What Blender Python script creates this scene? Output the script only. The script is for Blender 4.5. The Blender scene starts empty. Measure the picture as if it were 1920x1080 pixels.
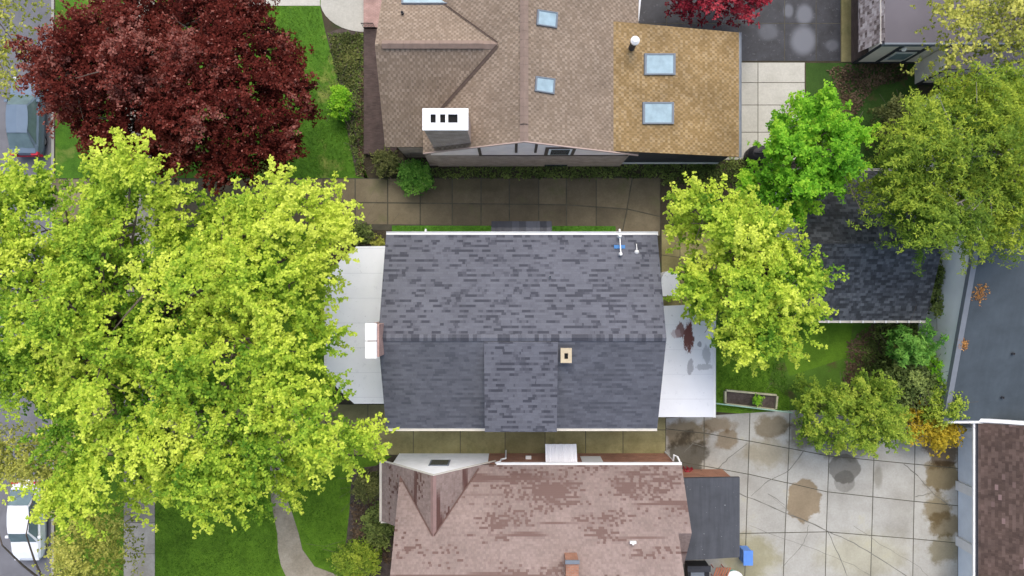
import bpy, math, random
import numpy as np
from mathutils import Vector

# ------------------------------------------------------------------ basics
H, F = 42.0, 1344.0            # camera height, focal length in photo pixels
C = bpy.context.scene.collection
R = math.radians
rnd = random.Random(7)


def W(px, py, z=0.0):          # photo pixel at a known height -> world metres
    s = (H - z) / F
    return Vector(((px - 960) * s, (540 - py) * s, z))


def X(px, z=0.0):
    return (px - 960) * (H - z) / F


def Y(py, z=0.0):
    return (540 - py) * (H - z) / F


# ------------------------------------------------------------------ materials
class NT:
    def __init__(self, name):
        self.m = bpy.data.materials.new(name)
        self.m.use_nodes = True
        self.t = self.m.node_tree
        self.b = self.t.nodes['Principled BSDF']
        self.b.inputs['Specular IOR Level'].default_value = 0.3

    def put(self, sock, v):
        if isinstance(v, bpy.types.NodeSocket):
            self.t.links.new(v, sock)
        elif v is not None:
            if isinstance(v, (tuple, list)) and sock.type == 'RGBA' and len(v) == 3:
                v = (*v, 1)
            sock.default_value = v

    def n(self, typ, **kw):
        nd = self.t.nodes.new(typ)
        ins = kw.pop('ins', {})
        for k, v in kw.items():
            setattr(nd, k, v)
        for k, v in ins.items():
            self.put(nd.inputs[k], v)
        return nd

    def math(self, op, a, b=None, c=None, clamp=False):
        nd = self.n('ShaderNodeMath', operation=op, use_clamp=clamp)
        self.put(nd.inputs[0], a)
        if b is not None: self.put(nd.inputs[1], b)
        if c is not None: self.put(nd.inputs[2], c)
        return nd.outputs[0]

    def mix(self, f, a, b, mode='MIX'):
        nd = self.n('ShaderNodeMix', data_type='RGBA', blend_type=mode)
        self.put(nd.inputs[0], f); self.put(nd.inputs[6], a); self.put(nd.inputs[7], b)
        return nd.outputs[2]

    def ramp(self, f, stops, interp='LINEAR'):
        nd = self.n('ShaderNodeValToRGB')
        cr = nd.color_ramp
        cr.interpolation = interp
        while len(cr.elements) < len(stops): cr.elements.new(0.5)
        for e, (p, c) in zip(cr.elements, stops):
            e.position = p
            e.color = (*c, 1) if len(c) == 3 else c
        self.put(nd.inputs[0], f)
        return nd.outputs[0]

    def uv(self):
        return self.n('ShaderNodeUVMap').outputs[0]

    def obj(self):
        return self.n('ShaderNodeTexCoord').outputs['Object']

    def noise(self, vec, scale, detail=3, rough=0.55, out=0):
        nd = self.n('ShaderNodeTexNoise', ins={'Vector': vec, 'Scale': scale, 'Detail': detail, 'Roughness': rough})
        return nd.outputs[out]

    def sep(self, v):
        nd = self.n('ShaderNodeSeparateXYZ', ins={0: v}); return nd.outputs

    def comb(self, x, y, z=0.0):
        nd = self.n('ShaderNodeCombineXYZ')
        self.put(nd.inputs[0], x); self.put(nd.inputs[1], y); self.put(nd.inputs[2], z)
        return nd.outputs[0]

    def attr(self, name):
        return self.n('ShaderNodeAttribute', attribute_name=name).outputs['Fac']

    def bump(self, h, strength, dist=0.02):
        nd = self.n('ShaderNodeBump', ins={'Height': h, 'Strength': strength, 'Distance': dist})
        self.put(self.b.inputs['Normal'], nd.outputs[0])

    def done(self, col=None, rough=0.8, metal=None, spec=None):
        if col is not None: self.put(self.b.inputs['Base Color'], col)
        self.put(self.b.inputs['Roughness'], rough)
        if metal is not None: self.put(self.b.inputs['Metallic'], metal)
        if spec is not None: self.b.inputs['Specular IOR Level'].default_value = spec
        return self.m


def scl(c, k): return tuple(x * k for x in c)


def plain(name, col, rough=0.6, var=0.12, scale=3.0, metal=None, spec=None):
    n = NT(name)
    f = n.noise(n.obj(), scale, 4)
    c = n.ramp(f, [(0.25, scl(col, 1 - var)), (0.75, scl(col, 1 + var))])
    return n.done(c, rough, metal, spec)


def shingle(name, h, w, stops, grain=0.18, big=0.12, wet=None, rough=0.85, bump=0.5, slots=None, spec=0.3, alt=0.0):
    """courses of shingles laid along the slope; wet = (wet colour, threshold, scale)"""
    n = NT(name)
    uv = n.uv(); s = n.sep(uv)
    rv = n.math('DIVIDE', s[1], h)
    row = n.math('FLOOR', rv)
    rr = n.n('ShaderNodeTexWhiteNoise', noise_dimensions='1D', ins={'W': row}).outputs[0]
    cu = n.math('ADD', n.math('DIVIDE', s[0], w), n.math('MULTIPLY', rr, 7.37))
    col = n.math('FLOOR', cu)
    wn = n.n('ShaderNodeTexWhiteNoise', noise_dimensions='2D', ins={'Vector': n.comb(col, row)}).outputs[0]
    # second, offset set of tabs: makes the run of tabs irregular
    cu2 = n.math('ADD', n.math('DIVIDE', s[0], w * 0.53), n.math('MULTIPLY', rr, 3.1))
    wn2 = n.n('ShaderNodeTexWhiteNoise', noise_dimensions='2D',
              ins={'Vector': n.comb(n.math('FLOOR', cu2), n.math('ADD', row, 77.3))}).outputs[0]
    f = n.math('ADD', n.math('MULTIPLY', wn, 0.62), n.math('MULTIPLY', wn2, 0.38))
    if alt:                   # the dark laminate shows mostly on every other course
        f = n.math('ADD', f, n.math('MULTIPLY', n.math('MODULO', n.math('ADD', row, 1000.0), 2.0), alt))
    c = n.ramp(f, stops)
    g = n.noise(uv, 28, 3, 0.7)
    c = n.mix(1.0, c, n.ramp(g, [(0.2, (1 - grain,) * 3), (0.8, (1 + grain,) * 3)]), 'MULTIPLY')
    b = n.noise(uv, 0.45, 4, 0.6)
    c = n.mix(1.0, c, n.ramp(b, [(0.3, (1 - big,) * 3), (0.7, (1 + big,) * 3)]), 'MULTIPLY')
    if slots:                 # cut-outs between the tabs, staggered from course to course
        tw, dk, wd = slots
        fs = n.math('FRACT', n.math('ADD', n.math('DIVIDE', s[0], tw), n.math('MULTIPLY', row, 0.5)))
        c = n.mix(n.math('MULTIPLY', n.math('LESS_THAN', fs, wd), n.math('ADD', 0.35, wn)), c, n.mix(1.0, c, (dk, dk, dk), 'MULTIPLY'))
    rgh = rough
    if wet:
        wc, th, sc = wet[:3]
        cell = n.comb(n.math('MULTIPLY', col, w), n.math('MULTIPLY', row, h))
        q = n.noise(n.n('ShaderNodeMapping', ins={'Vector': cell, 'Scale': (0.55, 1.0, 1)}).outputs[0], sc, 3, 0.6)
        q = n.math('ADD', q, n.math('MULTIPLY', n.math('SUBTRACT', wn, 0.5), 0.17))
        q2 = n.noise(n.n('ShaderNodeMapping', ins={'Vector': cell, 'Scale': (0.16, 2.2, 1), 'Location': (3, 9, 0)}).outputs[0], sc, 2, 0.5)
        if len(wet) > 3:      # where water still stands: more of it near the eave
            nz = n.noise(uv, 0.8, 3)
            bl = blob(n, uv, *wet[3], 1.2, 0.3, nz)
            q = n.math('ADD', q, n.math('SUBTRACT', n.math('MULTIPLY', bl, 0.10), 0.05))
        m = n.n('ShaderNodeMapRange', ins={0: n.math('MAXIMUM', q, n.math('SUBTRACT', q2, 0.045)), 1: th - 0.012, 2: th + 0.03}).outputs[0]
        c = n.mix(m, c, wc)
        rgh = n.math('SUBTRACT', rough, n.math('MULTIPLY', m, 0.3))
    fr = n.math('FRACT', rv)
    fu = n.math('FRACT', cu2)
    jt = n.math('MULTIPLY', n.math('LESS_THAN', fu, 0.05), 0.4)
    ht = n.math('SUBTRACT', n.math('ADD', n.math('MULTIPLY', n.math('SUBTRACT', 1.0, fr), 1.0), n.math('MULTIPLY', wn, 0.5)), jt)
    n.bump(ht, bump, 0.03)
    return n.done(c, rgh, spec=spec)


def bricks(name, c1, c2, mortar, w=0.22, h=0.075, rough=0.85):
    n = NT(name)
    br = n.n('ShaderNodeTexBrick', ins={'Vector': n.uv(), 'Color1': c1, 'Color2': c2, 'Mortar': mortar, 'Scale': 1.0,
                                        'Mortar Size': 0.009, 'Brick Width': w, 'Row Height': h})
    c = n.mix(1.0, br.outputs[0], n.ramp(n.noise(n.uv(), 2.0, 4), [(0.3, (0.8,) * 3), (0.7, (1.2,) * 3)]), 'MULTIPLY')
    n.bump(n.math('SUBTRACT', 1.0, br.outputs[1]), 0.5, 0.01)
    return n.done(c, rough)


def siding(name, col, h=0.13, rough=0.6):
    n = NT(name)
    s = n.sep(n.uv())
    fr = n.math('FRACT', n.math('DIVIDE', s[1], h))
    n.bump(n.math('SUBTRACT', 1.0, fr), 0.8, 0.03)
    c = n.mix(1.0, col, n.ramp(n.noise(n.uv(), 1.5, 4), [(0.3, (0.92,) * 3), (0.7, (1.05,) * 3)]), 'MULTIPLY')
    return n.done(c, rough)


def ribbed(name, col, w=0.15, rough=0.5, var=0.2):
    n = NT(name)
    s = n.sep(n.uv())
    a = n.math('DIVIDE', s[0], w)
    wn = n.n('ShaderNodeTexWhiteNoise', noise_dimensions='1D', ins={'W': n.math('FLOOR', a)}).outputs[0]
    c = n.ramp(wn, [(0, scl(col, 1 - var)), (1, scl(col, 1 + var))])
    n.bump(n.math('PINGPONG', a, 0.5), 0.8, 0.05)
    return n.done(c, rough)


def blob(n, vec, cx, cy, rx, ry, soft=0.25, wob=0.35, nz=None, power=1.0):
    s = n.sep(vec)
    dx = n.math('DIVIDE', n.math('SUBTRACT', s[0], cx), rx)
    dy = n.math('DIVIDE', n.math('SUBTRACT', s[1], cy), ry)
    d = n.math('SQRT', n.math('ADD', n.math('MULTIPLY', dx, dx), n.math('MULTIPLY', dy, dy)))
    d = n.math('ADD', d, n.math('MULTIPLY', n.math('SUBTRACT', nz, 0.5), wob * 2))
    mr = n.n('ShaderNodeMapRange', interpolation_type='SMOOTHSTEP',
             ins={0: d, 1: 1 + soft / 2, 2: 1 - soft / 2, 3: 0.0, 4: 1.0})
    return n.math('MULTIPLY', mr.outputs[0], power)


def concrete(name, stops, rough=0.8, scale=0.8, slabvar=0.22, stains=(), grain=0.12, moss=None):
    """slab concrete: 'tint' is a random number per slab; stains = (px,py,rx,ry,colour,soft,power)"""
    n = NT(name)
    o = n.obj()
    f = n.noise(o, scale, 6, 0.62)
    c = n.ramp(f, stops)
    t = n.attr('tint')
    c = n.mix(1.0, c, n.ramp(t, [(0, (1 - slabvar,) * 3), (1, (1 + slabvar,) * 3)]), 'MULTIPLY')
    g = n.noise(o, 9, 4, 0.7)
    c = n.mix(1.0, c, n.ramp(g, [(0.25, (1 - grain,) * 3), (0.75, (1 + grain,) * 3)]), 'MULTIPLY')
    rg = rough
    if moss:
        mc, th = moss
        mk = n.ramp(n.noise(o, 0.55, 5, 0.65), [(th, (0, 0, 0)), (th + 0.14, (1, 1, 1))])
        c = n.mix(n.math('MULTIPLY', mk, 0.7), c, mc)
    if stains:
        nz = n.noise(o, 1.1, 4, 0.6)
        tot = None
        for (px, py, rx, ry, sc, soft, pw, *wb) in stains:
            m = blob(n, o, X(px), Y(py), rx / 32, ry / 32, soft, wb[0] if wb else 0.4, nz, pw)
            c = n.mix(m, c, n.mix(1.0, c, sc, 'MULTIPLY'))
    n.bump(g, 0.25, 0.01)
    return n.done(c, rg)


def grass_mat(name, dark, light, dry=None, dryt=0.62, scale=0.9):
    n = NT(name)
    o = n.obj()
    f = n.math('ADD', n.math('MULTIPLY', n.noise(o, scale, 5, 0.65), 0.6), n.math('MULTIPLY', n.noise(o, 11, 4, 0.8), 0.4))
    c = n.ramp(f, [(0.32, dark), (0.66, light)])
    if dry:
        m = n.ramp(n.noise(o, 0.6, 5, 0.6), [(dryt, (0, 0, 0)), (dryt + 0.12, (1, 1, 1))])
        c = n.mix(m, c, dry)
    n.bump(n.noise(o, 22, 3, 0.8), 0.6, 0.05)
    return n.done(c, 0.9, spec=0.15)


def leaf_mat(name, stops, trans=0.35, rough=0.6, spec=0.15):
    n = NT(name)
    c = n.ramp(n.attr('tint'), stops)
    n.done(c, rough, spec=spec)
    tr = n.n('ShaderNodeBsdfTranslucent', ins={'Color': c})
    mx = n.n('ShaderNodeMixShader', ins={0: trans, 1: n.b.outputs[0], 2: tr.outputs[0]})
    out = n.t.nodes['Material Output']
    n.t.links.new(mx.outputs[0], out.inputs[0])
    return n.m


def glass_mat(name, col, rough=0.08):
    n = NT(name)
    f = n.noise(n.obj(), 2.5, 3)
    c = n.ramp(f, [(0.3, scl(col, 0.85)), (0.7, scl(col, 1.12))])
    return n.done(c, rough, spec=0.6)


# ------------------------------------------------------------------ mesh builder
class MB:
    def __init__(self):
        self.v = []; self.f = []; self.mi = []; self.t = []

    def face(self, pts, m=0, t=None):
        b = len(self.v)
        self.v += [tuple(p) for p in pts]
        self.f.append(list(range(b, b + len(pts)))); self.mi.append(m)
        self.t.append(rnd.random() if t is None else t)

    def box(self, x0, x1, y0, y1, z0, z1, m=0):
        if x0 > x1: x0, x1 = x1, x0
        if y0 > y1: y0, y1 = y1, y0
        self.prism([(x0, y0), (x1, y0), (x1, y1), (x0, y1)], z0, z1, m)

    def prism(self, poly, z0, z1, m=0, ms=None):
        poly = [(p[0], p[1]) for p in poly]
        a = sum(poly[i - 1][0] * poly[i][1] - poly[i][0] * poly[i - 1][1] for i in range(len(poly)))
        if a < 0: poly = poly[::-1]
        t = rnd.random()
        self.face([(x, y, z1) for x, y in poly], m, t)
        self.face([(x, y, z0) for x, y in reversed(poly)], m, t)
        for i in range(len(poly)):
            (xa, ya), (xb, yb) = poly[i - 1], poly[i]
            self.face([(xa, ya, z0), (xb, yb, z0), (xb, yb, z1), (xa, ya, z1)], m if ms is None else ms, t)

    def slab(self, pts, th, m=0, ms=0):
        """sloping roof plane given by its top outline; th = vertical thickness"""
        pts = [Vector(p) for p in pts]
        nrm = Vector((0, 0, 0))
        for i in range(len(pts)):
            a, b = pts[i - 1], pts[i]
            nrm += Vector(((a.y - b.y) * (a.z + b.z), (a.z - b.z) * (a.x + b.x), (a.x - b.x) * (a.y + b.y)))
        if nrm.z < 0: pts = pts[::-1]
        d = Vector((0, 0, -th))
        self.face(pts, m)
        self.face([p + d for p in reversed(pts)], ms)
        for i in range(len(pts)):
            a, b = pts[i - 1], pts[i]
            self.face([a + d, b + d, b, a], ms)

    def tube(self, path, rad, seg=7, m=0, cap=True):
        path = [Vector(p) for p in path]
        if not isinstance(rad, (list, tuple)): rad = [rad] * len(path)
        rings = []
        t0 = rnd.random()
        for i, p in enumerate(path):
            d = (path[min(i + 1, len(path) - 1)] - path[max(i - 1, 0)]).normalized()
            u = d.cross(Vector((0, 0, 1)))
            if u.length < 1e-3: u = Vector((1, 0, 0))
            u.normalize(); w = d.cross(u)
            rings.append([p + (u * math.cos(2 * math.pi * k / seg) + w * math.sin(2 * math.pi * k / seg)) * rad[i] for k in range(seg)])
        for i in range(len(rings) - 1):
            for k in range(seg):
                k2 = (k + 1) % seg
                self.face([rings[i][k], rings[i][k2], rings[i + 1][k2], rings[i + 1][k]], m, t0)
        if cap:
            self.face(list(reversed(rings[0])), m, t0); self.face(rings[-1], m, t0)

    def lathe(self, cx, cy, prof, seg=16, m=0, sx=1, sy=1):
        rings = [[(cx + r * sx * math.cos(2 * math.pi * k / seg), cy + r * sy * math.sin(2 * math.pi * k / seg), z) for k in range(seg)] for r, z in prof]
        t0 = rnd.random()
        for i in range(len(rings) - 1):
            for k in range(seg):
                k2 = (k + 1) % seg
                self.face([rings[i][k], rings[i][k2], rings[i + 1][k2], rings[i + 1][k]], m, t0)
        self.face(rings[-1], m, t0); self.face(list(reversed(rings[0])), m, t0)

    def build(self, name, mats, parent=None, smooth=False, weld=False):
        me = bpy.data.meshes.new(name)
        me.from_pydata(self.v, [], self.f)
        if not isinstance(mats, (list, tuple)): mats = [mats]
        for m in mats: me.materials.append(m)
        me.polygons.foreach_set('material_index', self.mi)
        uvl = me.uv_layers.new(name='UVMap')
        Z = Vector((0, 0, 1))
        for p in me.polygons:
            nr = p.normal
            if abs(nr.z) > 0.9995: u = Vector((1, 0, 0)); v = Vector((0, 1, 0))
            else:
                u = Z.cross(nr).normalized(); v = nr.cross(u)
            for li in p.loop_indices:
                co = me.vertices[me.loops[li].vertex_index].co
                uvl.data[li].uv = (co.dot(u), co.dot(v))
        a = me.attributes.new('tint', 'FLOAT', 'FACE'); a.data.foreach_set('value', self.t)
        if smooth:
            me.polygons.foreach_set('use_smooth', [True] * len(me.polygons))
        if weld:
            import bmesh
            bm = bmesh.new(); bm.from_mesh(me); bmesh.ops.remove_doubles(bm, verts=bm.verts, dist=1e-4)
            bmesh.ops.recalc_face_normals(bm, faces=bm.faces); bm.to_mesh(me); bm.free()
        o = bpy.data.objects.new(name, me); C.objects.link(o)
        if parent:
            o.parent = parent
            me.transform(__import__('mathutils').Matrix.Translation(-wpos(parent)))
        return o


def wpos(o):
    p = Vector((0, 0, 0))
    while o is not None:
        p += o.location; o = o.parent
    return p


def tag(o, label, cat, group=None, kind=None):
    if label: o['label'] = label
    if cat: o['category'] = cat
    if group: o['group'] = group
    if kind: o['kind'] = kind
    return o


def thing(name, label, cat, loc, group=None):
    o = bpy.data.objects.new(name, None); C.objects.link(o)
    o.empty_display_size = 0.3
    o.location = loc
    return tag(o, label, cat, group)


def struct(name, mb, mats, label=None):
    o = mb.build(name, mats); o['kind'] = 'structure'
    if label: o['label'] = label
    return o


def rect(px0, px1, py0, py1, z=0.0):
    return [W(px0, py0, z), W(px1, py0, z), W(px1, py1, z), W(px0, py1, z)]


# ------------------------------------------------------------------ palette
M = {}
M['soil'] = grass_mat('garden_soil', (0.035, 0.030, 0.020), (0.085, 0.070, 0.045), (0.04, 0.07, 0.02), 0.56)
M['mulch'] = grass_mat('mulch', (0.040, 0.030, 0.026), (0.130, 0.105, 0.09), (0.05, 0.075, 0.025), 0.58, 2.0)
M['lawn'] = grass_mat('lawn_turf', (0.055, 0.115, 0.010), (0.135, 0.265, 0.020))
M['lawn_dry'] = grass_mat('patchy_turf', (0.040, 0.105, 0.012), (0.105, 0.24, 0.022), (0.22, 0.26, 0.06), 0.55)
M['lawn_dark'] = grass_mat('dark_turf', (0.025, 0.055, 0.012), (0.055, 0.115, 0.022), (0.11, 0.075, 0.04), 0.56)  # dark grass with brownish leaf patches
M['lawn_brown'] = grass_mat('mossy_turf', (0.045, 0.095, 0.012), (0.10, 0.20, 0.025), (0.10, 0.085, 0.035), 0.58)
M['asphalt'] = plain('street_asphalt', (0.155, 0.155, 0.168), 0.8, 0.16, 1.2)
M['joint'] = plain('joint_dirt', (0.075, 0.07, 0.05), 0.9, 0.3, 2.0)
M['crack'] = plain('crack_dirt', (0.16, 0.155, 0.13), 0.9, 0.2, 2.0)
M['kerb'] = plain('kerb_stone', (0.34, 0.33, 0.30), 0.85, 0.15, 1.5)
M['walk'] = concrete('sidewalk_concrete', [(0.3, (0.25, 0.225, 0.18)), (0.7, (0.38, 0.35, 0.30))])
M['path'] = concrete('path_concrete', [(0.3, (0.22, 0.185, 0.125)), (0.7, (0.37, 0.325, 0.245))], grain=0.2)
M['pad'] = concrete('pale_concrete', [(0.3, (0.40, 0.39, 0.34)), (0.7, (0.49, 0.48, 0.425))], slabvar=0.06)
M['drive'] = concrete('damp_driveway', [(0.3, (0.092, 0.074, 0.040)), (0.7, (0.145, 0.118, 0.070))], slabvar=0.22,
                      moss=((0.10, 0.10, 0.04), 0.55), rough=0.6,
                      stains=[(700, 380, 75, 60, (1.5, 1.5, 1.55), 0.9, 0.8), (1190, 420, 40, 35, (1.4, 1.4, 1.45), 0.5, 0.8),
                              (870, 345, 120, 14, (0.7, 0.72, 0.6), 0.8, 0.7), (200, 380, 90, 60, (2.0, 2.05, 2.1), 0.9, 0.9)])
M['alley'] = concrete('mossy_driveway', [(0.3, (0.19, 0.165, 0.065)), (0.7, (0.32, 0.285, 0.13))], slabvar=0.2,
                      moss=((0.125, 0.12, 0.045), 0.52), rough=0.65)
grey, brown, olive = (0.50, 0.49, 0.47), (0.62, 0.50, 0.36), (0.52, 0.43, 0.27)
M['patio'] = concrete('patio_concrete', [(0.3, (0.30, 0.288, 0.25)), (0.7, (0.425, 0.418, 0.375))], slabvar=0.08, grain=0.10, scale=0.55,
                      moss=((0.36, 0.335, 0.23), 0.60),
                      stains=[(1583, 878, 30, 28, grey, 0.12, 1, .35), (1583, 902, 20, 20, grey, 0.12, .6, .3), (1507, 938, 33, 40, brown, 0.12, 1, .45), (1765, 893, 34, 27, olive, 0.3, 1, .7), (1745, 872, 16, 8, olive, 0.6, .7, .8),
                              (1757, 952, 24, 34, olive, 0.5, 0.9, 1.0), (1770, 985, 30, 22, olive, 0.4, 0.9, 1.0), (1772, 1028, 34, 26, (0.55, 0.50, 0.36), 0.5, 0.9, 1.1), (1768, 838, 30, 34, (0.36, 0.29, 0.22), 0.4, 1, .8),
                              (1288, 868, 36, 50, (0.30, 0.28, 0.24), 0.4, 1, .7), (1285, 812, 44, 26, (0.5, 0.42, 0.30), 0.6, 1, .9), (1362, 826, 22, 20, brown, 0.4, 0.9, .8), (1345, 795, 34, 14, brown, 0.6, 0.9, .9),
                              (1445, 800, 34, 18, (0.50, 0.42, 0.30), 0.5, 0.9, 1.0), (1515, 815, 45, 24, (0.5, 0.46, 0.38), 0.6, 0.9, .9), (1405, 1045, 50, 45, (0.80, 0.76, 0.52), 0.8, 0.9, .8), (1585, 842, 50, 20, (0.55, 0.54, 0.48), 0.5, 0.9, .8),
                              (1646, 895, 8, 20, (0.62, 0.6, 0.55), 0.8, 0.8), (1440, 850, 46, 24, (0.82, 0.76, 0.62), 0.8, 0.9, .8), (1620, 1040, 80, 40, (0.92, 0.90, 0.76), 0.9, 0.9, .6), (1690, 985, 20, 60, (0.93, 0.92, 0.9), 0.9, .8)])

M['grey_roof'] = shingle('charcoal_shingles', 0.138, 0.44,
                         [(0.26, (0.050, 0.052, 0.065)), (0.37, (0.068, 0.070, 0.085)), (0.48, (0.104, 0.107, 0.126)), (0.9, (0.122, 0.126, 0.147))], grain=0.16, big=0.10, alt=0.17)
M['grey_roof_worn'] = shingle('worn_charcoal_shingles', 0.138, 0.5,
                         [(0.24, (0.072, 0.076, 0.090)), (0.42, (0.090, 0.094, 0.110)), (0.9, (0.116, 0.121, 0.140))], grain=0.18, big=0.12, alt=0.12)
M['brown_roof'] = shingle('brown_shingles', 0.15, 0.25,
                          [(0.2, (0.212, 0.160, 0.115)), (0.5, (0.258, 0.197, 0.145)), (0.8, (0.305, 0.238, 0.178))], grain=0.16, big=0.13, slots=(0.25, 0.66, 0.42))
M['tan_roof'] = shingle('tan_shingles', 0.15, 0.25,
                        [(0.2, (0.23, 0.152, 0.064)), (0.5, (0.29, 0.196, 0.088)), (0.8, (0.35, 0.25, 0.13))], grain=0.18, big=0.2, slots=(0.25, 0.66, 0.42))
M['red_roof'] = shingle('damp_red_shingles', 0.125, 0.15,
                        [(0.2, (0.212, 0.158, 0.138)), (0.5, (0.240, 0.180, 0.158)), (0.8, (0.270, 0.205, 0.183))], grain=0.12, big=0.12,
                        wet=((0.105, 0.052, 0.042), 0.56, 0.62, (-3.6, 10.9, 5.0, 1.8)), rough=0.7)
M['black_roof'] = shingle('dark_garage_shingles', 0.15, 0.30,
                          [(0.2, (0.028, 0.031, 0.034)), (0.5, (0.050, 0.054, 0.060)), (0.8, (0.098, 0.106, 0.114))], grain=0.3, big=0.3, rough=0.6)
M['maroon_roof'] = shingle('maroon_shingles', 0.16, 0.3,
                           [(0.2, (0.065, 0.042, 0.033)), (0.5, (0.088, 0.058, 0.047)), (0.8, (0.118, 0.080, 0.066))], grain=0.2, big=0.3,
                           wet=((0.19, 0.125, 0.115), 0.66, 0.8))
M['mixed_shingle'] = shingle('mottled_shingles', 0.17, 0.26,
                             [(0.2, (0.11, 0.085, 0.08)), (0.5, (0.30, 0.255, 0.25)), (0.8, (0.46, 0.42, 0.42))], grain=0.25)

M['flat_roof'] = plain('dark_flat_roof', (0.12, 0.108, 0.122), 0.7, 0.2, 0.3)
def speckled(name, col, spot, st_=1.0):
    n = NT(name); o = n.obj()
    c = n.ramp(n.noise(o, 0.9, 5, .65), [(0.3, scl(col, .82)), (0.7, scl(col, 1.15))])
    st = n.noise(n.n('ShaderNodeMapping', ins={'Vector': o, 'Scale': (3.5, 0.25, 1)}).outputs[0], 1.5, 3)
    c = n.mix(1.0, c, n.ramp(st, [(0.35, (1 - 0.1 * st_,) * 3), (0.65, (1 + 0.12 * st_,) * 3)]), 'MULTIPLY')
    sp = n.ramp(n.noise(o, 7, 2, .5), [(0.71, (0, 0, 0)), (0.75, (1, 1, 1))])
    c = n.mix(n.math('MULTIPLY', sp, 0.6), c, spot)
    n.bump(n.noise(o, 20, 3), .2, .01)
    return n.done(c, 0.75)


M['grey_flat'] = speckled('grey_flat_roof', (0.066, 0.071, 0.081), (0.25, 0.27, 0.28))


def membrane(name, col, dirt, rust=False):
    n = NT(name)
    o = n.obj()
    c = n.ramp(n.noise(o, 0.5, 4), [(0.3, scl(col, 0.93)), (0.7, scl(col, 1.05))])
    d = n.ramp(n.noise(o, 2.6, 5, 0.7), [(0.60, (0, 0, 0)), (0.72, (1, 1, 1))])
    c = n.mix(n.math('MULTIPLY', d, 0.35), c, dirt)
    d = n.ramp(n.noise(o, 6.5, 3, 0.7), [(0.66, (0, 0, 0)), (0.70, (1, 1, 1))])
    c = n.mix(n.math('MULTIPLY', n.math('MULTIPLY', d, 0.6), n.ramp(n.noise(o, 0.7, 2), [(0.45, (0, 0, 0)), (0.62, (1, 1, 1))])), c, scl(dirt, 0.45))
    sx = n.math('FRACT', n.math('DIVIDE', n.math('ADD', n.sep(o)[1], 40.0), 1.35))
    seam = n.math('LESS_THAN', sx, 0.035)
    c = n.mix(n.math('MULTIPLY', seam, 0.22), c, dirt)
    n.bump(seam, 0.4, 0.02)
    if rust:
        nz = n.noise(n.n('ShaderNodeMapping', ins={'Vector': o, 'Scale': (1.6, 0.55, 1)}).outputs[0], 4.0, 5, 0.8)
        px0, py0 = X(1284, 2.9), Y(627, 2.9)
        for (px, py, rx, ry, cc, pw) in [(1291, 632, 9, 28, (0.14, 0.05, 0.04), 1.0), (1276, 620, 9, 15, (0.15, 0.06, 0.05), 0.9),
                                         (1294, 688, 6, 14, (0.28, 0.27, 0.28), 0.7), (1325, 665, 7, 16, (0.30, 0.30, 0.31), 0.6),
                                         (1320, 688, 14, 6, (0.3, 0.3, 0.3), 0.6), (1312, 646, 4, 5, (0.25, 0.25, 0.27), 0.8), (1268, 626, 10, 8, (0.4, 0.3, 0.3), 0.6)]:
            m = blob(n, o, X(px, 2.9) - px0, Y(py, 2.9) - py0, rx / 34, ry / 34, 0.25, 1.15, nz, pw)
            c = n.mix(m, c, cc)
    return n.done(c, 0.5)


M['west_membrane'] = membrane('pale_membrane', (0.80, 0.82, 0.845), (0.40, 0.43, 0.47))
M['east_membrane'] = membrane('white_membrane', (0.73, 0.735, 0.745), (0.45, 0.46, 0.50), True)

M['white'] = plain('white_paint', (0.78, 0.78, 0.76), 0.5, 0.05)
M['white_metal'] = ribbed('white_ribbed_metal', (0.80, 0.80, 0.82), 0.12, 0.4, 0.05)
M['fascia'] = plain('cream_trim', (0.60, 0.57, 0.50), 0.6, 0.08)
M['dark_trim'] = plain('dark_trim', (0.045, 0.047, 0.055), 0.6, 0.2)
M['wet_trim'] = plain('damp_valley', (0.13, 0.075, 0.062), 0.5, 0.2)
M['brown_trim'] = plain('brown_trim', (0.10, 0.07, 0.055), 0.7, 0.2)
M['white_siding'] = siding('white_siding', (0.88, 0.90, 0.92), 0.2)
M['blue_siding'] = siding('pale_siding', (0.74, 0.80, 0.85), 0.2)
M['cream_siding'] = siding('cream_siding', (0.93, 0.80, 0.74), 0.24)
M['stucco'] = plain('pale_stucco', (0.90, 0.90, 0.86), 0.85, 0.08, 0.8)
M['cream_stucco'] = plain('cream_stucco', (0.84, 0.78, 0.69), 0.85, 0.1, 1.0)
M['brick'] = bricks('brown_brick', (0.34, 0.255, 0.21), (0.42, 0.32, 0.27), (0.40, 0.35, 0.31))
M['red_brick'] = bricks('red_brick', (0.32, 0.14, 0.08), (0.38, 0.17, 0.10), (0.30, 0.23, 0.19))
M['pink_brick'] = bricks('pink_pavers', (0.40, 0.25, 0.215), (0.46, 0.30, 0.26), (0.30, 0.21, 0.19))
M['dark_brick'] = bricks('dark_pavers', (0.080, 0.052, 0.046), (0.11, 0.075, 0.066), (0.07, 0.06, 0.055))
M['sky_glass'] = glass_mat('skylight_glass', (0.31, 0.42, 0.47))
M['dark_glass'] = glass_mat('dark_glass', (0.05, 0.06, 0.075))
M['grey_frame'] = plain('grey_frame', (0.17, 0.195, 0.225), 0.5, 0.1)
M['soot_hole_shade'] = plain('soot_hole_shade', (0.01, 0.01, 0.01), 0.9, 0.1)  # sooty flue black, also painted as the dark inside of vent pipes
M['chalk'] = plain('white_mortar', (0.83, 0.83, 0.82), 0.8, 0.05)
M['bark'] = plain('bark', (0.12, 0.095, 0.075), 0.9, 0.3, 4)
M['pale_bark'] = plain('pale_bark', (0.27, 0.25, 0.215), 0.9, 0.2, 4)
M['black_plastic'] = plain('black_plastic', (0.018, 0.018, 0.02), 0.5, 0.1)
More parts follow.
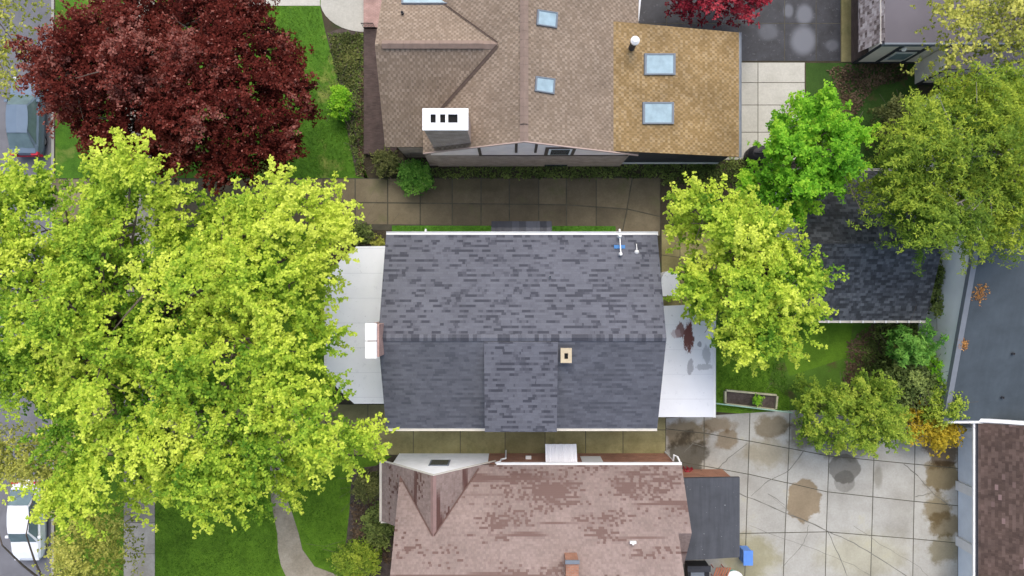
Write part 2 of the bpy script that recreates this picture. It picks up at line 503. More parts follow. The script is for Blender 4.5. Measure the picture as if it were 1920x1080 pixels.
M['blue_plastic'] = plain('blue_plastic', (0.10, 0.24, 0.62), 0.45, 0.1)
M['blue_paint'] = plain('blue_paint', (0.06, 0.2, 0.45), 0.5, 0.1)
M['teal'] = plain('teal_plastic', (0.20, 0.52, 0.50), 0.5, 0.1)
M['red_paint'] = plain('red_paint', (0.42, 0.06, 0.045), 0.5, 0.1)
M['orange_wood'] = plain('orange_wood', (0.48, 0.17, 0.09), 0.7, 0.15)
M['green_metal'] = plain('green_metal', (0.32, 0.50, 0.38), 0.5, 0.1)
M['old_wood'] = plain('weathered_wood', (0.42, 0.40, 0.27), 0.85, 0.2, 3)
M['terracotta'] = plain('terracotta', (0.48, 0.2, 0.09), 0.8, 0.1)
M['tan_stone'] = plain('tan_stone', (0.48, 0.40, 0.27), 0.85, 0.15, 4)
M['silver_paint'] = plain('silver_blue_paint', (0.17, 0.225, 0.29), 0.3, 0.05, metal=0.2)
M['white_car'] = plain('white_car_paint', (0.78, 0.80, 0.82), 0.25, 0.04)
M['car_glass'] = glass_mat('car_glass', (0.13, 0.19, 0.20), 0.05)
M['tyre'] = plain('tyre_rubber', (0.02, 0.02, 0.02), 0.8, 0.1)
M['alloy'] = plain('alloy_rim', (0.45, 0.45, 0.46), 0.3, 0.05, metal=0.8)
M['red_lens'] = plain('red_lens', (0.55, 0.03, 0.05), 0.25, 0.05)
M['clear_lens'] = plain('clear_lens', (0.7, 0.72, 0.75), 0.15, 0.05)


def wet_asphalt():
    n = NT('wet_black_pavement')
    o = n.obj()
    f = n.noise(o, 1.3, 5, 0.65)
    c = n.ramp(f, [(0.35, (0.012, 0.014, 0.019)), (0.7, (0.034, 0.037, 0.048))])
    nz = n.noise(o, 1.2, 4, 0.6)
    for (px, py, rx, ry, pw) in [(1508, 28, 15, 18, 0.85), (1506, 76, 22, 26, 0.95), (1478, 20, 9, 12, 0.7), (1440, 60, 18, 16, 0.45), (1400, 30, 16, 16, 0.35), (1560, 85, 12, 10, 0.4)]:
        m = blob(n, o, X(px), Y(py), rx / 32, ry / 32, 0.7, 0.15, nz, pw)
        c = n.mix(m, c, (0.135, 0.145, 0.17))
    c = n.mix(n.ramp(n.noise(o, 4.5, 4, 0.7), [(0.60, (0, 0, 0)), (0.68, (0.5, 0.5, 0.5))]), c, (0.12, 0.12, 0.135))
    return n.done(c, 0.5)


M['wet_black'] = wet_asphalt()

# ------------------------------------------------------------------ ground and paving
mb = MB(); mb.face([(-300, -300, -0.16), (300, -300, -0.16), (300, 300, -0.16), (-300, 300, -0.16)])
struct('ground', mb, M['lawn'])
kx = X(96)
mb = MB(); mb.face([(-45, -120, -0.14), (kx, -120, -0.14), (kx, 120, -0.14), (-45, 120, -0.14)])
struct('road', mb, M['asphalt'])
mb = MB()
yy = -60.0
while yy < 60:
    mb.box(kx, kx + 0.16, yy + 0.01, yy + 2.99, -0.15, 0.0); yy += 3.0
struct('kerb', mb, M['kerb'])
mb = MB(); mb.box(kx + 0.16, 60, -60, 60, -0.15, 0.0)
struct('soil', mb, M['soil'])


def sheet(name, polys, mat, z):
    mb = MB()
    for p in polys:
        mb.prism([W(a, b) for a, b in p], 0.0005, z)
    return struct(name, mb, mat)


sheet('front_lawn', [[(104, -700), (683, -700), (683, 0), (600, 10), (610, 60), (632, 140), (650, 240), (668, 330), (690, 334), (104, 334)]], M['lawn_dry'], 0.006)
sheet('front_lawn', [[(104, 420), (618, 420), (618, 762), (104, 762)]], M['lawn'], 0.006)
sheet('front_lawn', [[(104, 855), (735, 855), (660, 900), (655, 960), (640, 1100), (640, 1500), (104, 1500)]], M['lawn'], 0.006)
M['lawn_bright'] = grass_mat('brightened_turf', (0.05, 0.14, 0.015), (0.11, 0.28, 0.03))  # turf colour brightened to offset the shade beside the house wall
sheet('grass_strip', [[(735, 423), (1154, 424), (1157, 465), (735, 465)]], M['lawn_bright'], 0.032)
sheet('back_lawn', [[(1340, 585), (1640, 600), (1640, 700), (1480, 772), (1340, 772)]], M['lawn_brown'], 0.006)
sheet('back_lawn', [[(1340, 640), (1460, 650), (1440, 720), (1480, 745), (1480, 782), (1340, 772)], [(1470, 605), (1600, 605), (1590, 670), (1480, 705), (1462, 650)]], M['lawn'], 0.010)
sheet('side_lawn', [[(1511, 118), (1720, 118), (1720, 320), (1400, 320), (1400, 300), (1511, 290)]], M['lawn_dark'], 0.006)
sheet('flower_bed', [[(612, 62), (683, 40), (683, 335), (690, 335), (668, 330), (650, 240), (632, 140)], [(660, 880), (735, 868), (735, 1100), (640, 1100), (655, 960)]], M['mulch'], 0.014)


def slabs(name, cols, rows, mat, z, gap=0.022, base=None, skip=()):
    """grid of separate slabs; cols[i](y)->x px, rows[j](x)->y px"""
    mb = MB()
    def pt(i, j):
        x = 960; y = 540
        for _ in range(6):
            y = rows[j](x); x = cols[i](y)
        return W(x, y)
    for i in range(len(cols) - 1):
        for j in range(len(rows) - 1):
            if (i, j) in skip: continue
            q = [pt(i, j), pt(i + 1, j), pt(i + 1, j + 1), pt(i, j + 1)]
            c = sum(q, Vector((0, 0, 0))) / 4
            qq = []
            for p in q:
                d = p - c
                qq.append(p - Vector((math.copysign(gap, d.x), math.copysign(gap, d.y), 0)))
            mb.prism(qq, 0.0, z)
    # dirt in the joints
    a, b, c, d = pt(0, 0), pt(len(cols) - 1, 0), pt(len(cols) - 1, len(rows) - 1), pt(0, len(rows) - 1)
    mb.prism([a, b, c, d], 0.0005, z - 0.008, 1)
    return struct(name, mb, [mat, M['joint']])


def lin(pts):
    xs = [p[0] for p in pts]; ys = [p[1] for p in pts]
    return lambda t: float(np.interp(t, xs, ys))


def const(v): return lambda t: v


# upper driveway
slabs('driveway', [const(v) for v in (98, 165, 232, 292, 350, 410, 480, 545, 606, 666, 727, 788, 848, 902, 955, 1010, 1062, 1118)] + [lin([(330, 1186), (395, 1175), (440, 1166)])] + [const(1238)],
      [lin([(600, 335), (1238, 333)]), lin([(600, 379), (1060, 384), (1175, 392), (1238, 406)]), lin([(600, 420), (1000, 425), (1238, 442)])], M['drive'], 0.02, 0.034)
# alley between the houses
slabs('driveway', [const(v) for v in (98, 165, 232, 292, 370, 450, 530, 610, 690, 775, 863, 947, 1022, 1098, 1168, 1248)], [const(758), const(806), const(853)], M['alley'], 0.02, 0.02)
# patio
cols = [const(1248), const(1320), lin([(785, 1406), (1080, 1396)]), lin([(800, 1481), (1080, 1468)]), lin([(800, 1556), (1000, 1549), (1080, 1547)]),
        lin([(800, 1640), (1080, 1632)]), lin([(800, 1716), (1080, 1711)]), const(1796)]
rows = [lin([(1240, 784), (1490, 768), (1800, 768)]), lin([(1240, 803), (1320, 812), (1440, 833), (1555, 855), (1640, 863), (1795, 878)]),
        lin([(1240, 860), (1385, 885), (1440, 897), (1550, 922), (1715, 940), (1795, 948)]),
        lin([(1240, 1003), (1390, 1000), (1550, 997), (1712, 1010), (1795, 1018)]), const(1090), const(1170), const(1250)]
patio = slabs('patio', cols, rows, M['patio'], 0.02, 0.024)
# cracks in the patio
mb = MB()
for line, wd in [([(1385, 925), (1440, 948), (1500, 972), (1553, 996), (1600, 1018), (1650, 1048), (1705, 1084)], 0.05), ([(1553, 998), (1572, 1040), (1590, 1085)], 0.04),
                 ([(1440, 925), (1470, 946)], 0.03), ([(1515, 985), (1513, 1000), (1505, 1022), (1470, 1060)], 0.03), ([(1507, 845), (1485, 875), (1475, 884), (1440, 902)], 0.045),
                 ([(1400, 832), (1365, 860), (1345, 880), (1338, 892)], 0.045), ([(1320, 838), (1298, 832), (1283, 848)], 0.03), ([(1694, 870), (1720, 892), (1750, 925), (1780, 948)], 0.045),
                 ([(1715, 932), (1745, 924)], 0.045), ([(1440, 900), (1408, 930)], 0.03), ([(1574, 832), (1600, 858)], 0.035), ([(1405, 985), (1470, 1010), (1530, 1030), (1600, 1060), (1640, 1082)], 0.018),
                 ([(1450, 935), (1490, 968), (1560, 1000)], 0.018), ([(1600, 985), (1650, 1020), (1720, 1060), (1740, 1080)], 0.018)]:
    pts = []
    for k in range(len(line) - 1):
        for q in range(4):
            t = q / 4
            p = W(line[k][0] * (1 - t) + line[k + 1][0] * t, line[k][1] * (1 - t) + line[k + 1][1] * t)
            pts.append(p + Vector((rnd.uniform(-.03, .03), rnd.uniform(-.03, .03), 0)))
    pts.append(W(*line[-1]))
    for a, b in zip(pts, pts[1:]):
        d = (b - a).normalized(); s = Vector((-d.y, d.x, 0)) * wd * rnd.uniform(0.35, 0.65); z = Vector((0, 0, 0.024)); e = d * 0.006
        mb.face([a - s + z - e, b - s + z + e, b + s + z + e, a + s + z - e])
o = mb.build('cracks', M['crack']); o['kind'] = 'structure'
# concrete pad behind the tan roof
slabs('paving', [const(1350), const(1421), const(1509)], [const(117), const(155), const(197), const(248), const(300)], M['pad'], 0.02, 0.02)
# mossy paving behind the main house
slabs('paving', [const(1240), const(1275), const(1345)], [lin([(1240, 430), (1345, 440)]), lin([(1240, 478), (1345, 492)]), const(540), const(600)], M['alley'], 0.018, 0.02)
# black wet yard
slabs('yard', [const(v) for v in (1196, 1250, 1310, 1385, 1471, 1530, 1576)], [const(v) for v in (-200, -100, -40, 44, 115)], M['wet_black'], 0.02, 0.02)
mb = MB(); mb.prism(rect(1577, 1600, -200, 116), 0.0005, 0.03); struct('path', mb, M['alley'])
# public sidewalk
ys = list(range(-180, 1300, 58)); 
slabs('sidewalk', [const(232), const(291)], [const(v) for v in ys if not (300 < v < 440) and not (740 < v < 870)], M['walk'], 0.026, 0.014, skip=())
# curved garden path
mb = MB()
L_ = [(508, 850), (506, 905), (509, 940), (514, 970), (520, 1000), (521, 1030), (527, 1060), (545, 1100)]
R_ = [(534, 850), (532, 905), (538, 935), (549, 965), (560, 1000), (567, 1030), (590, 1062), (650, 1084)]
for k in range(len(L_) - 1):
    mb.prism([W(*L_[k]), W(*R_[k]), W(*R_[k + 1]), W(*L_[k + 1])], 0.0005, 0.02)
for k in range(len(mb.t)): mb.t[k] = 0.5
struct('garden_path', mb, M['path'])
# pale entrance walk of the upper house (quarter-round landing)
mb = MB()
mb.prism([W(340, -60), W(600, -60), W(600, 11), W(340, 11)], 0.0005, 0.03)
arc = [W(683 - 83 * math.cos(a), 0 + 60 * math.sin(a)) for a in [R(x) for x in range(0, 91, 10)]]
mb.prism([W(601.5, -60)] + [W(601.5, 2)] + arc[1:] + [W(683, -60)], 0.0005, 0.03)
struct('walkway', mb, M['pad'])


# ------------------------------------------------------------------ foliage
def inpoly(p, poly):
    x, y = p[:, 0], p[:, 1]; ins = np.zeros(len(p), bool)
    n = len(poly)
    for i in range(n):
        x1, y1 = poly[i - 1]; x2, y2 = poly[i]
        if y1 == y2: continue
        c = ((y1 > y) != (y2 > y)) & (x < (x2 - x1) * (y - y1) / (y2 - y1) + x1)
        ins ^= c
    return ins


def edged(p, poly):
    d = np.full(len(p), 1e9); n = len(poly)
    for i in range(n):
        a = poly[i - 1]; b = poly[i]; ab = b - a
        t = np.clip(((p - a) @ ab) / (ab @ ab), 0, 1)
        d = np.minimum(d, np.linalg.norm(p - (a + t[:, None] * ab), axis=1))
    return d


def sample(poly, n, g):
    lo, hi = poly.min(0), poly.max(0); out = np.zeros((0, 2))
    while len(out) < n:
        p = g.uniform(lo, hi, (n * 2, 2)); out = np.vstack([out, p[inpoly(p, poly)]])
    return out[:n]


def leaves_mesh(name, cen, tint, g, k, ll, lw, mat, parent, up=0.35, speck=0.0):
    """k leaves round each rosette centre; every leaf is a small bent blade"""
    n = len(cen)
    c = np.repeat(cen, k, 0) + g.normal(0, ll * 0.22, (n * k, 3))
    t = np.repeat(tint, k) + g.normal(0, 0.09, n * k)
    if speck: t = np.where(g.random(n * k) < speck, 1.0, t)
    az = g.uniform(0, 2 * np.pi, n * k)
    el = g.normal(up, 0.45, n * k)
    d = np.stack([np.cos(az) * np.cos(el), np.sin(az) * np.cos(el), np.sin(el)], 1)
    s = np.stack([-np.sin(az), np.cos(az), g.normal(0, 0.45, n * k)], 1)
    s /= np.linalg.norm(s, axis=1)[:, None]
    sz = g.uniform(0.7, 1.25, n * k)[:, None]
    L = ll * sz; Wd = lw * sz * 0.5
    mid = c + d * L * 0.5
    droop = np.zeros_like(c); droop[:, 2] = -0.18 * L[:, 0]
    v = np.stack([c, mid + s * Wd, c + d * L + droop, mid - s * Wd], 1).reshape(-1, 3)
    pw = np.array(wpos(parent)) if parent else np.zeros(3)
    v = v - pw
    m = n * k
    me = bpy.data.meshes.new(name)
    me.vertices.add(m * 4); me.vertices.foreach_set('co', v.astype(np.float32).ravel())
    me.loops.add(m * 4); me.loops.foreach_set('vertex_index', np.arange(m * 4, dtype=np.int32))
    me.polygons.add(m); me.polygons.foreach_set('loop_start', np.arange(0, m * 4, 4, dtype=np.int32))
    me.update(calc_edges=True)
    me.materials.append(mat)
    a = me.attributes.new('tint', 'FLOAT', 'FACE'); a.data.foreach_set('value', np.clip(t, 0, 1).astype(np.float32))
    o = bpy.data.objects.new(name, me); C.objects.link(o)
    if parent: o.parent = parent
    return o


def tree(name, label, outline, z_edge, z_top, trunk_px, mat, bark, n=4000, k=6, ll=0.2, lw=0.13, clump=1.3, length=1.5, seed=1,
         fill=0.4, depth=3.0, dome=4.0, group=None, cat='tree', trunk_r=0.25, upd=0.5, thin=0.5, zbase=0.0, limbs=14, drop=0.0, tvar=0.16, scatter=0.42, inset=None, sep=0.62, tipvar=0.14,
         fingers=None, speck=0.0, lobe=0.0, amp=1.5):
    """fingers = (bough spacing, twigs per bough, rosettes per twig, twig half-width): boughs that fan into leafy twigs; otherwise rounded clumps"""
    if inset is None: inset = length * 0.32
    g = np.random.default_rng(seed)
    zref = z_edge + 0.55 * (z_top - z_edge)
    poly = np.array([tuple(W(a, b, zref))[:2] for a, b in outline])
    bx, by = X(trunk_px[0]), Y(trunk_px[1])
    root = thing(name, label, cat, (bx, by, zbase), group)
    cc = np.array([bx, by])

    def zdome(p):
        d = np.clip(edged(p, poly) / dome, 0, 1)
        return z_edge + (z_top - z_edge) * np.sqrt(1 - (1 - d) ** 2)

    def spread(dist, ins):
        cand = sample(poly, 4000, g); keep = []
        e = edged(cand, poly); cand = cand[e > min(ins, e.max() * 0.5)]
        for p in cand:
            if all((p[0] - q[0]) ** 2 + (p[1] - q[1]) ** 2 > dist ** 2 for q in keep): keep.append(p)
        return np.array(keep)

    def radial(p, sd):
        rad = p - cc; rad /= (np.linalg.norm(rad, axis=1)[:, None] + 0.3)
        ang = g.normal(0, sd, len(p))
        return np.stack([rad[:, 0] * np.cos(ang) - rad[:, 1] * np.sin(ang), rad[:, 0] * np.sin(ang) + rad[:, 1] * np.cos(ang)], 1)

    P, T = [], []
    if fingers:
        sp, ntw, nro, tw = fingers
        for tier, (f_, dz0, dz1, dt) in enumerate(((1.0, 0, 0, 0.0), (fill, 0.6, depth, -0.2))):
            if f_ <= 0: continue
            kc0 = spread(sp / math.sqrt(f_), inset)
            kz0 = zdome(kc0) + g.normal(0, scatter, len(kc0)) - g.uniform(dz0, dz1 + 1e-6, len(kc0))
            kd0 = radial(kc0, 0.35)
            if lobe and tier == 0:       # boughs gather into domed lobes with creases between
                lc = spread(lobe, inset); lz = g.normal(0, 0.35, len(lc)); lt = g.normal(0, 0.07, len(lc))
            if lobe:
                dd = np.linalg.norm(kc0[:, None] - lc[None], axis=2); li = dd.argmin(1); dm = dd.min(1)
                kz0 += lz[li] + 0.37 * amp - amp * np.clip(dm / (lobe * 0.62), 0, 1.2) ** 2
                out = (kc0 - lc[li]) / (dm[:, None] + 0.25)
                kd0 = kd0 * 0.75 + out * 0.85; kd0 /= np.linalg.norm(kd0, axis=1)[:, None]
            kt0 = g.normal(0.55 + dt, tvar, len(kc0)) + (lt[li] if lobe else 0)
            if tier == 0: kc, kz = kc0, kz0
            b = np.repeat(np.arange(len(kc0)), ntw); m = len(b)
            ang = g.normal(0, 0.62, m)
            d2 = np.stack([kd0[b, 0] * np.cos(ang) - kd0[b, 1] * np.sin(ang), kd0[b, 0] * np.sin(ang) + kd0[b, 1] * np.cos(ang)], 1)
            L = length * g.uniform(0.55, 1.15, m)
            el = upd + g.normal(0, 0.22, m)
            st = np.concatenate([kc0[b] - kd0[b] * (length * 0.42) + g.normal(0, sp * 0.26, (m, 2)), (kz0[b] + g.normal(0, 0.22, m))[:, None]], 1)
            dv = np.concatenate([d2 * np.cos(el)[:, None], np.sin(el)[:, None]], 1)
            tt0 = kt0[b] + g.normal(0, 0.07, m)
            w = np.repeat(np.arange(m), nro); n_ = len(w)
            t = np.clip(np.tile(np.linspace(0.08, 1, nro), m) + g.normal(0, 0.05, n_), 0, 1.05)
            pos = st[w] + dv[w] * (t * L[w])[:, None] + g.normal(0, 1, (n_, 3)) * (tw * (1.15 - 0.6 * t))[:, None]
            pos[:, 2] += L[w] * 0.22 * t * (1 - t) * 2 - drop * (t ** 2) * L[w]
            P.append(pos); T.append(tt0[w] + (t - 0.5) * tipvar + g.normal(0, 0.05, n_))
        K = len(kc)
    else:
        kc = spread(clump * sep, inset); K = len(kc)
        kz = zdome(kc) + g.normal(0, scatter, K)
        kt = g.normal(0.55, tvar, K)
        d2 = radial(kc, 0.5)
        kd = np.concatenate([d2, (np.full(K, upd) + g.normal(0, 0.25, K))[:, None]], 1); kd /= np.linalg.norm(kd, axis=1)[:, None]
        ks = g.uniform(0.6, 1.35, K)
        idx = g.choice(K, n, p=ks / ks.sum())
        a = g.beta(1.5, 1.3, n) * 2 - 1.15
        lat = g.normal(0, 1, (n, 3)) * (clump * 0.30 * (1.1 - a * thin))[:, None]
        lat[:, 2] *= 0.55
        pos = np.concatenate([kc, kz[:, None]], 1)[idx] + kd[idx] * (a * length * 0.5 * ks[idx])[:, None] + lat
        P.append(pos); T.append(kt[idx] + a * tipvar + g.normal(0, 0.05, n))
        m = int(n * fill)
        fp = sample(poly, m, g)
        fz = zdome(fp) - g.uniform(min(0.5, depth * 0.3), depth, m)
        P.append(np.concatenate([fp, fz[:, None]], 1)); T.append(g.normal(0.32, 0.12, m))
    pos = np.vstack(P); tint = np.concatenate(T)
    ok = pos[:, 2] > zbase + 0.05
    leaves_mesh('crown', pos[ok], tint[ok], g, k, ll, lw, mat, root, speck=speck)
    # trunk and limbs
    mbt = MB()
    fork = zbase + max(0.25, (z_edge - zbase) * 0.55)
    mbt.tube([(bx, by, zbase - 0.05), (bx + 0.05, by, zbase + (fork - zbase) * 0.5), (bx, by + 0.05, fork)], [trunk_r * 1.35, trunk_r, trunk_r * 0.85], 9)
    sel = g.choice(K, min(limbs, K), replace=False)
    for q in sel:
        e = Vector((kc[q][0], kc[q][1], kz[q] - 0.25)); s0 = Vector((bx, by, fork - 0.1))
        mid = s0.lerp(e, 0.45) + Vector((g.normal(0, .3), g.normal(0, .3), 0.25 * (e.z - s0.z)))
        mbt.tube([s0, s0.lerp(mid, 0.5) + Vector((0, 0, 0.1)), mid, mid.lerp(e, 0.55), e], [trunk_r * 0.55, trunk_r * 0.42, trunk_r * 0.3, trunk_r * 0.18, 0.02], 6)
        for w_ in range(3):
            st = mid.lerp(e, g.uniform(0.1, 0.8)); en = st + Vector((g.normal(0, .9), g.normal(0, .9), g.uniform(0.2, 0.8)))
            mbt.tube([st, st.lerp(en, 0.5) + Vector((0, 0, 0.08)), en], [trunk_r * 0.14, trunk_r * 0.09, 0.01], 5)
    mbt.build('trunk', bark, root, smooth=True)
    return root


LM = {}
LM['lime'] = leaf_mat('lime_leaf', [(0.1, (0.11, 0.25, 0.02)), (0.4, (0.33, 0.50, 0.045)), (0.7, (0.58, 0.70, 0.075)), (0.95, (0.72, 0.80, 0.12))], 0.38)
LM['maroon'] = leaf_mat('maroon_leaf', [(0.1, (0.032, 0.010, 0.009)), (0.5, (0.105, 0.019, 0.014)), (0.75, (0.17, 0.040, 0.030)), (0.97, (0.34, 0.14, 0.11))], 0.22, 0.9, 0.02)
LM['spring'] = leaf_mat('spring_leaf', [(0.1, (0.10, 0.30, 0.02)), (0.5, (0.25, 0.56, 0.035)), (0.85, (0.47, 0.72, 0.06))], 0.45)
LM['olive'] = leaf_mat('olive_needle', [(0.1, (0.085, 0.170, 0.024)), (0.5, (0.24, 0.36, 0.042)), (0.85, (0.49, 0.58, 0.065))], 0.42)
LM['green'] = leaf_mat('green_leaf', [(0.1, (0.09, 0.18, 0.025)), (0.5, (0.27, 0.40, 0.045)), (0.85, (0.52, 0.60, 0.08))], 0.42)
LM['bush'] = leaf_mat('bush_leaf', [(0.1, (0.05, 0.15, 0.024)), (0.5, (0.12, 0.31, 0.042)), (0.85, (0.24, 0.46, 0.075))], 0.3)
LM['dull'] = leaf_mat('dull_leaf', [(0.1, (0.06, 0.075, 0.022)), (0.5, (0.13, 0.15, 0.045)), (0.85, (0.24, 0.25, 0.08))], 0.25)
LM['bud'] = leaf_mat('budding_leaf', [(0.1, (0.16, 0.20, 0.04)), (0.5, (0.40, 0.42, 0.08)), (0.85, (0.66, 0.64, 0.15))], 0.35)
LM['amber'] = leaf_mat('amber_leaf', [(0.1, (0.22, 0.20, 0.02)), (0.5, (0.52, 0.39, 0.03)), (0.85, (0.68, 0.52, 0.05))], 0.35)
LM['red'] = leaf_mat('red_leaf', [(0.1, (0.14, 0.012, 0.02)), (0.5, (0.38, 0.03, 0.05)), (0.85, (0.60, 0.10, 0.12))], 0.3)
LM['litter'] = leaf_mat('leaf_litter', [(0.1, (0.20, 0.09, 0.03)), (0.5, (0.40, 0.19, 0.06)), (0.85, (0.52, 0.28, 0.09))], 0.1)
LM['weed'] = leaf_mat('weed_leaf', [(0.1, (0.06, 0.085, 0.025)), (0.5, (0.14, 0.195, 0.05)), (0.85, (0.28, 0.35, 0.09))], 0.25)
LM['brownweed'] = leaf_mat('dead_leaf', [(0.1, (0.05, 0.035, 0.022)), (0.5, (0.11, 0.075, 0.045)), (0.85, (0.20, 0.14, 0.085))], 0.1)
LM['turf'] = leaf_mat('grass_blade', [(0.1, (0.05, 0.12, 0.010)), (0.5, (0.10, 0.23, 0.018)), (0.85, (0.165, 0.32, 0.03))], 0.25)

tree('maple_tree', 'huge yellow-green maple in new leaf, spreading over the front yards and the porch roof',
     [(-60, 300), (0, 308), (72, 298), (100, 335), (125, 335), (140, 268), (200, 278), (300, 268), (325, 312), (345, 350), (430, 372), (485, 352), (520, 310), (562, 285), (600, 318), (640, 368), (655, 430),
      (632, 485), (612, 530), (632, 600), (648, 640), (606, 690), (640, 742), (690, 800), (722, 835), (712, 868), (620, 880), (585, 905), (560, 930), (490, 1000), (405, 988), (350, 940), (300, 955), (235, 1020),
      (150, 985), (78, 922), (112, 866), (90, 850), (100, 800), (55, 770), (0, 790), (-60, 780)],
     9.0, 12.2, (330, 640), LM['lime'], M['bark'], k=6, ll=0.15, lw=0.10, length=1.9, seed=3, fill=0.7, depth=2.6, dome=5.0, trunk_r=0.42, limbs=60, upd=0.22, scatter=0.6, fingers=(1.1, 13, 14, 0.085), inset=0.62, tipvar=0.36, lobe=3.0)
tree('copper_beech', 'big dark maroon-leaved tree on the upper left front lawn', 
     [(170, -40), (480, -40), (520, 25), (545, 70), (575, 125), (592, 180), (570, 240), (562, 285), (500, 318), (400, 350), (340, 335), (250, 310), (130, 280), (95, 250), (88, 222), (60, 195), (20, 182), (35, 140), (28, 95), (75, 55), (110, 35), (150, -10)],
     7.0, 10.2, (300, 175), LM['maroon'], M['bark'], k=5, ll=0.135, lw=0.085, length=1.1, seed=5, tvar=0.10, fill=1.3, depth=1.6, dome=5.5, trunk_r=0.4, limbs=40, upd=0.5, scatter=0.4, fingers=(0.75, 9, 14, 0.15), inset=0.5, tipvar=0.18, lobe=2.4, amp=0.7, speck=0.025)
tree('maple_tree', 'yellow-green maple behind the white back porch roof with the rust patch',
     [(1238, 345), (1262, 350), (1285, 330), (1335, 330), (1372, 362), (1410, 355), (1470, 378), (1490, 420), (1512, 450), (1555, 520), (1535, 560), (1552, 620), (1530, 640), (1520, 690), (1470, 695), (1435, 708), (1400, 690), (1340, 660), (1325, 620), (1275, 580), (1248, 545), (1268, 500), (1290, 460), (1245, 428), (1260, 390)],
     6.0, 8.2, (1395, 545), LM['lime'], M['bark'], k=6, ll=0.155, lw=0.105, length=1.3, seed=11, fill=0.6, depth=2.2, dome=3.2, trunk_r=0.22, limbs=26, upd=0.4, scatter=0.5, fingers=(0.85, 11, 12, 0.095), inset=0.65, tipvar=0.32, lobe=2.2, amp=1.1)
tree('young_tree', 'bright emerald green leafy tree beside the pale concrete pad',
     [(1498, 172), (1530, 160), (1565, 168), (1590, 222), (1624, 250), (1608, 285), (1612, 335), (1580, 350), (1540, 382), (1515, 415), (1475, 400), (1440, 372), (1392, 345), (1425, 300), (1432, 265), (1468, 228), (1485, 200)],
     5.2, 7.6, (1490, 310), LM['spring'], M['bark'], k=6, ll=0.14, lw=0.10, length=1.0, seed=17, fill=0.9, depth=2.0, dome=2.8, trunk_r=0.2, limbs=16, upd=0.6, scatter=0.4, fingers=(0.7, 10, 11, 0.11), inset=0.25, tipvar=0.3, lobe=1.7, amp=0.7)
tree('cedar_tree', 'broad olive-green feathery tree overhanging the dark shingled garage at right',
     [(1715, 195), (1765, 160), (1800, 120), (1990, 100), (1990, 480), (1900, 470), (1850, 480), (1800, 462), (1770, 470), (1745, 495), (1700, 490), (1695, 455), (1670, 425), (1640, 385), (1615, 345), (1650, 320), (1655, 270), (1665, 220), (1695, 200)],
     7.0, 9.8, (1860, 290), LM['olive'], M['pale_bark'], k=6, ll=0.17, lw=0.06, length=2.0, seed=23, fill=0.9, depth=2.4, dome=4.5, trunk_r=0.3, limbs=50, upd=0.12, scatter=0.55, fingers=(0.9, 11, 17, 0.125), inset=0.75, tipvar=0.32, lobe=3.0, amp=0.9, drop=0.15)
tree('budding_tree', 'sparse yellowish budding tree with bare grey twigs in the upper right corner',
     [(1752, -30), (1775, 20), (1755, 60), (1765, 95), (1715, 90), (1725, 120), (1790, 125), (1840, 100), (1990, 130), (1990, -40)],
     7.0, 9.0, (1880, 60), LM['bud'], M['pale_bark'], n=950, k=5, ll=0.17, lw=0.11, clump=1.1, length=1.6, seed=29, fill=0.3, depth=2.0, dome=3.0, trunk_r=0.18, limbs=34, upd=0.3)
tree('budding_tree', 'thin yellow-budded street tree beyond the maroon tree, top left corner',
     [(-60, -60), (110, -60), (95, 10), (60, 25), (40, 60), (25, 90), (45, 130), (20, 160), (-60, 180)],
     7.0, 9.0, (40, -60), LM['bud'], M['bark'], n=700, k=4, ll=0.16, lw=0.1, clump=1.2, length=1.6, seed=31, fill=0.2, depth=2.0, dome=3.0, trunk_r=0.16, limbs=14, upd=0.3)
tree('budding_tree', 'thin brownish budding street tree over the white car, bottom left corner',
     [(-60, 800), (60, 815), (115, 870), (150, 955), (232, 990), (232, 1130), (64, 1130), (92, 1060), (100, 985), (85, 935), (40, 905), (-60, 920)],
     6.0, 8.0, (150, 1050), LM['bud'], M['bark'], n=2600, k=5, ll=0.13, lw=0.08, clump=0.9, length=1.2, seed=37, fill=0.5, depth=1.6, dome=3.0, trunk_r=0.12, limbs=6, upd=0.4)
tree('japanese_maple', 'crimson red maple at the top edge behind the tan roof',
     [(1258, -60), (1262, 8), (1290, 22), (1330, 30), (1365, 25), (1395, 42), (1420, 30), (1442, 5), (1445, -60)],
     2.2, 4.2, (1350, -10), LM['red'], M['bark'], n=1500, k=6, ll=0.15, lw=0.09, clump=0.7, length=0.8, seed=41, fill=0.3, depth=1.2, dome=1.6, trunk_r=0.1, limbs=12, upd=0.6)


def shrub(name, label, cx, cy, rx, ry, h, mat, n=500, ll=0.11, lw=0.075, seed=1, k=5, group=None, wob=0.12, clump=0.45, zbase=0.0, cat='shrub', scatter=0.08, fill=0.35, fingers=None, length=None, inset=None):
    g = np.random.default_rng(seed)
    out = []
    for a in range(0, 360, 24):
        w = 1 + g.uniform(-wob, wob)
        out.append((cx + rx * w * math.cos(R(a)), cy + ry * w * math.sin(R(a))))
    return tree(name, label, out, zbase + h * 0.35, zbase + h, (cx, cy), mat, M['bark'], n=n, k=k, ll=ll, lw=lw, clump=clump, length=length or clump, fingers=fingers, inset=inset, seed=seed, fill=fill, depth=h * 0.5,
                dome=min(rx, ry) / 33 * 0.9, cat=cat, trunk_r=0.05, limbs=8, upd=1.0, thin=0.1, zbase=zbase, group=group, scatter=scatter, tvar=0.1)


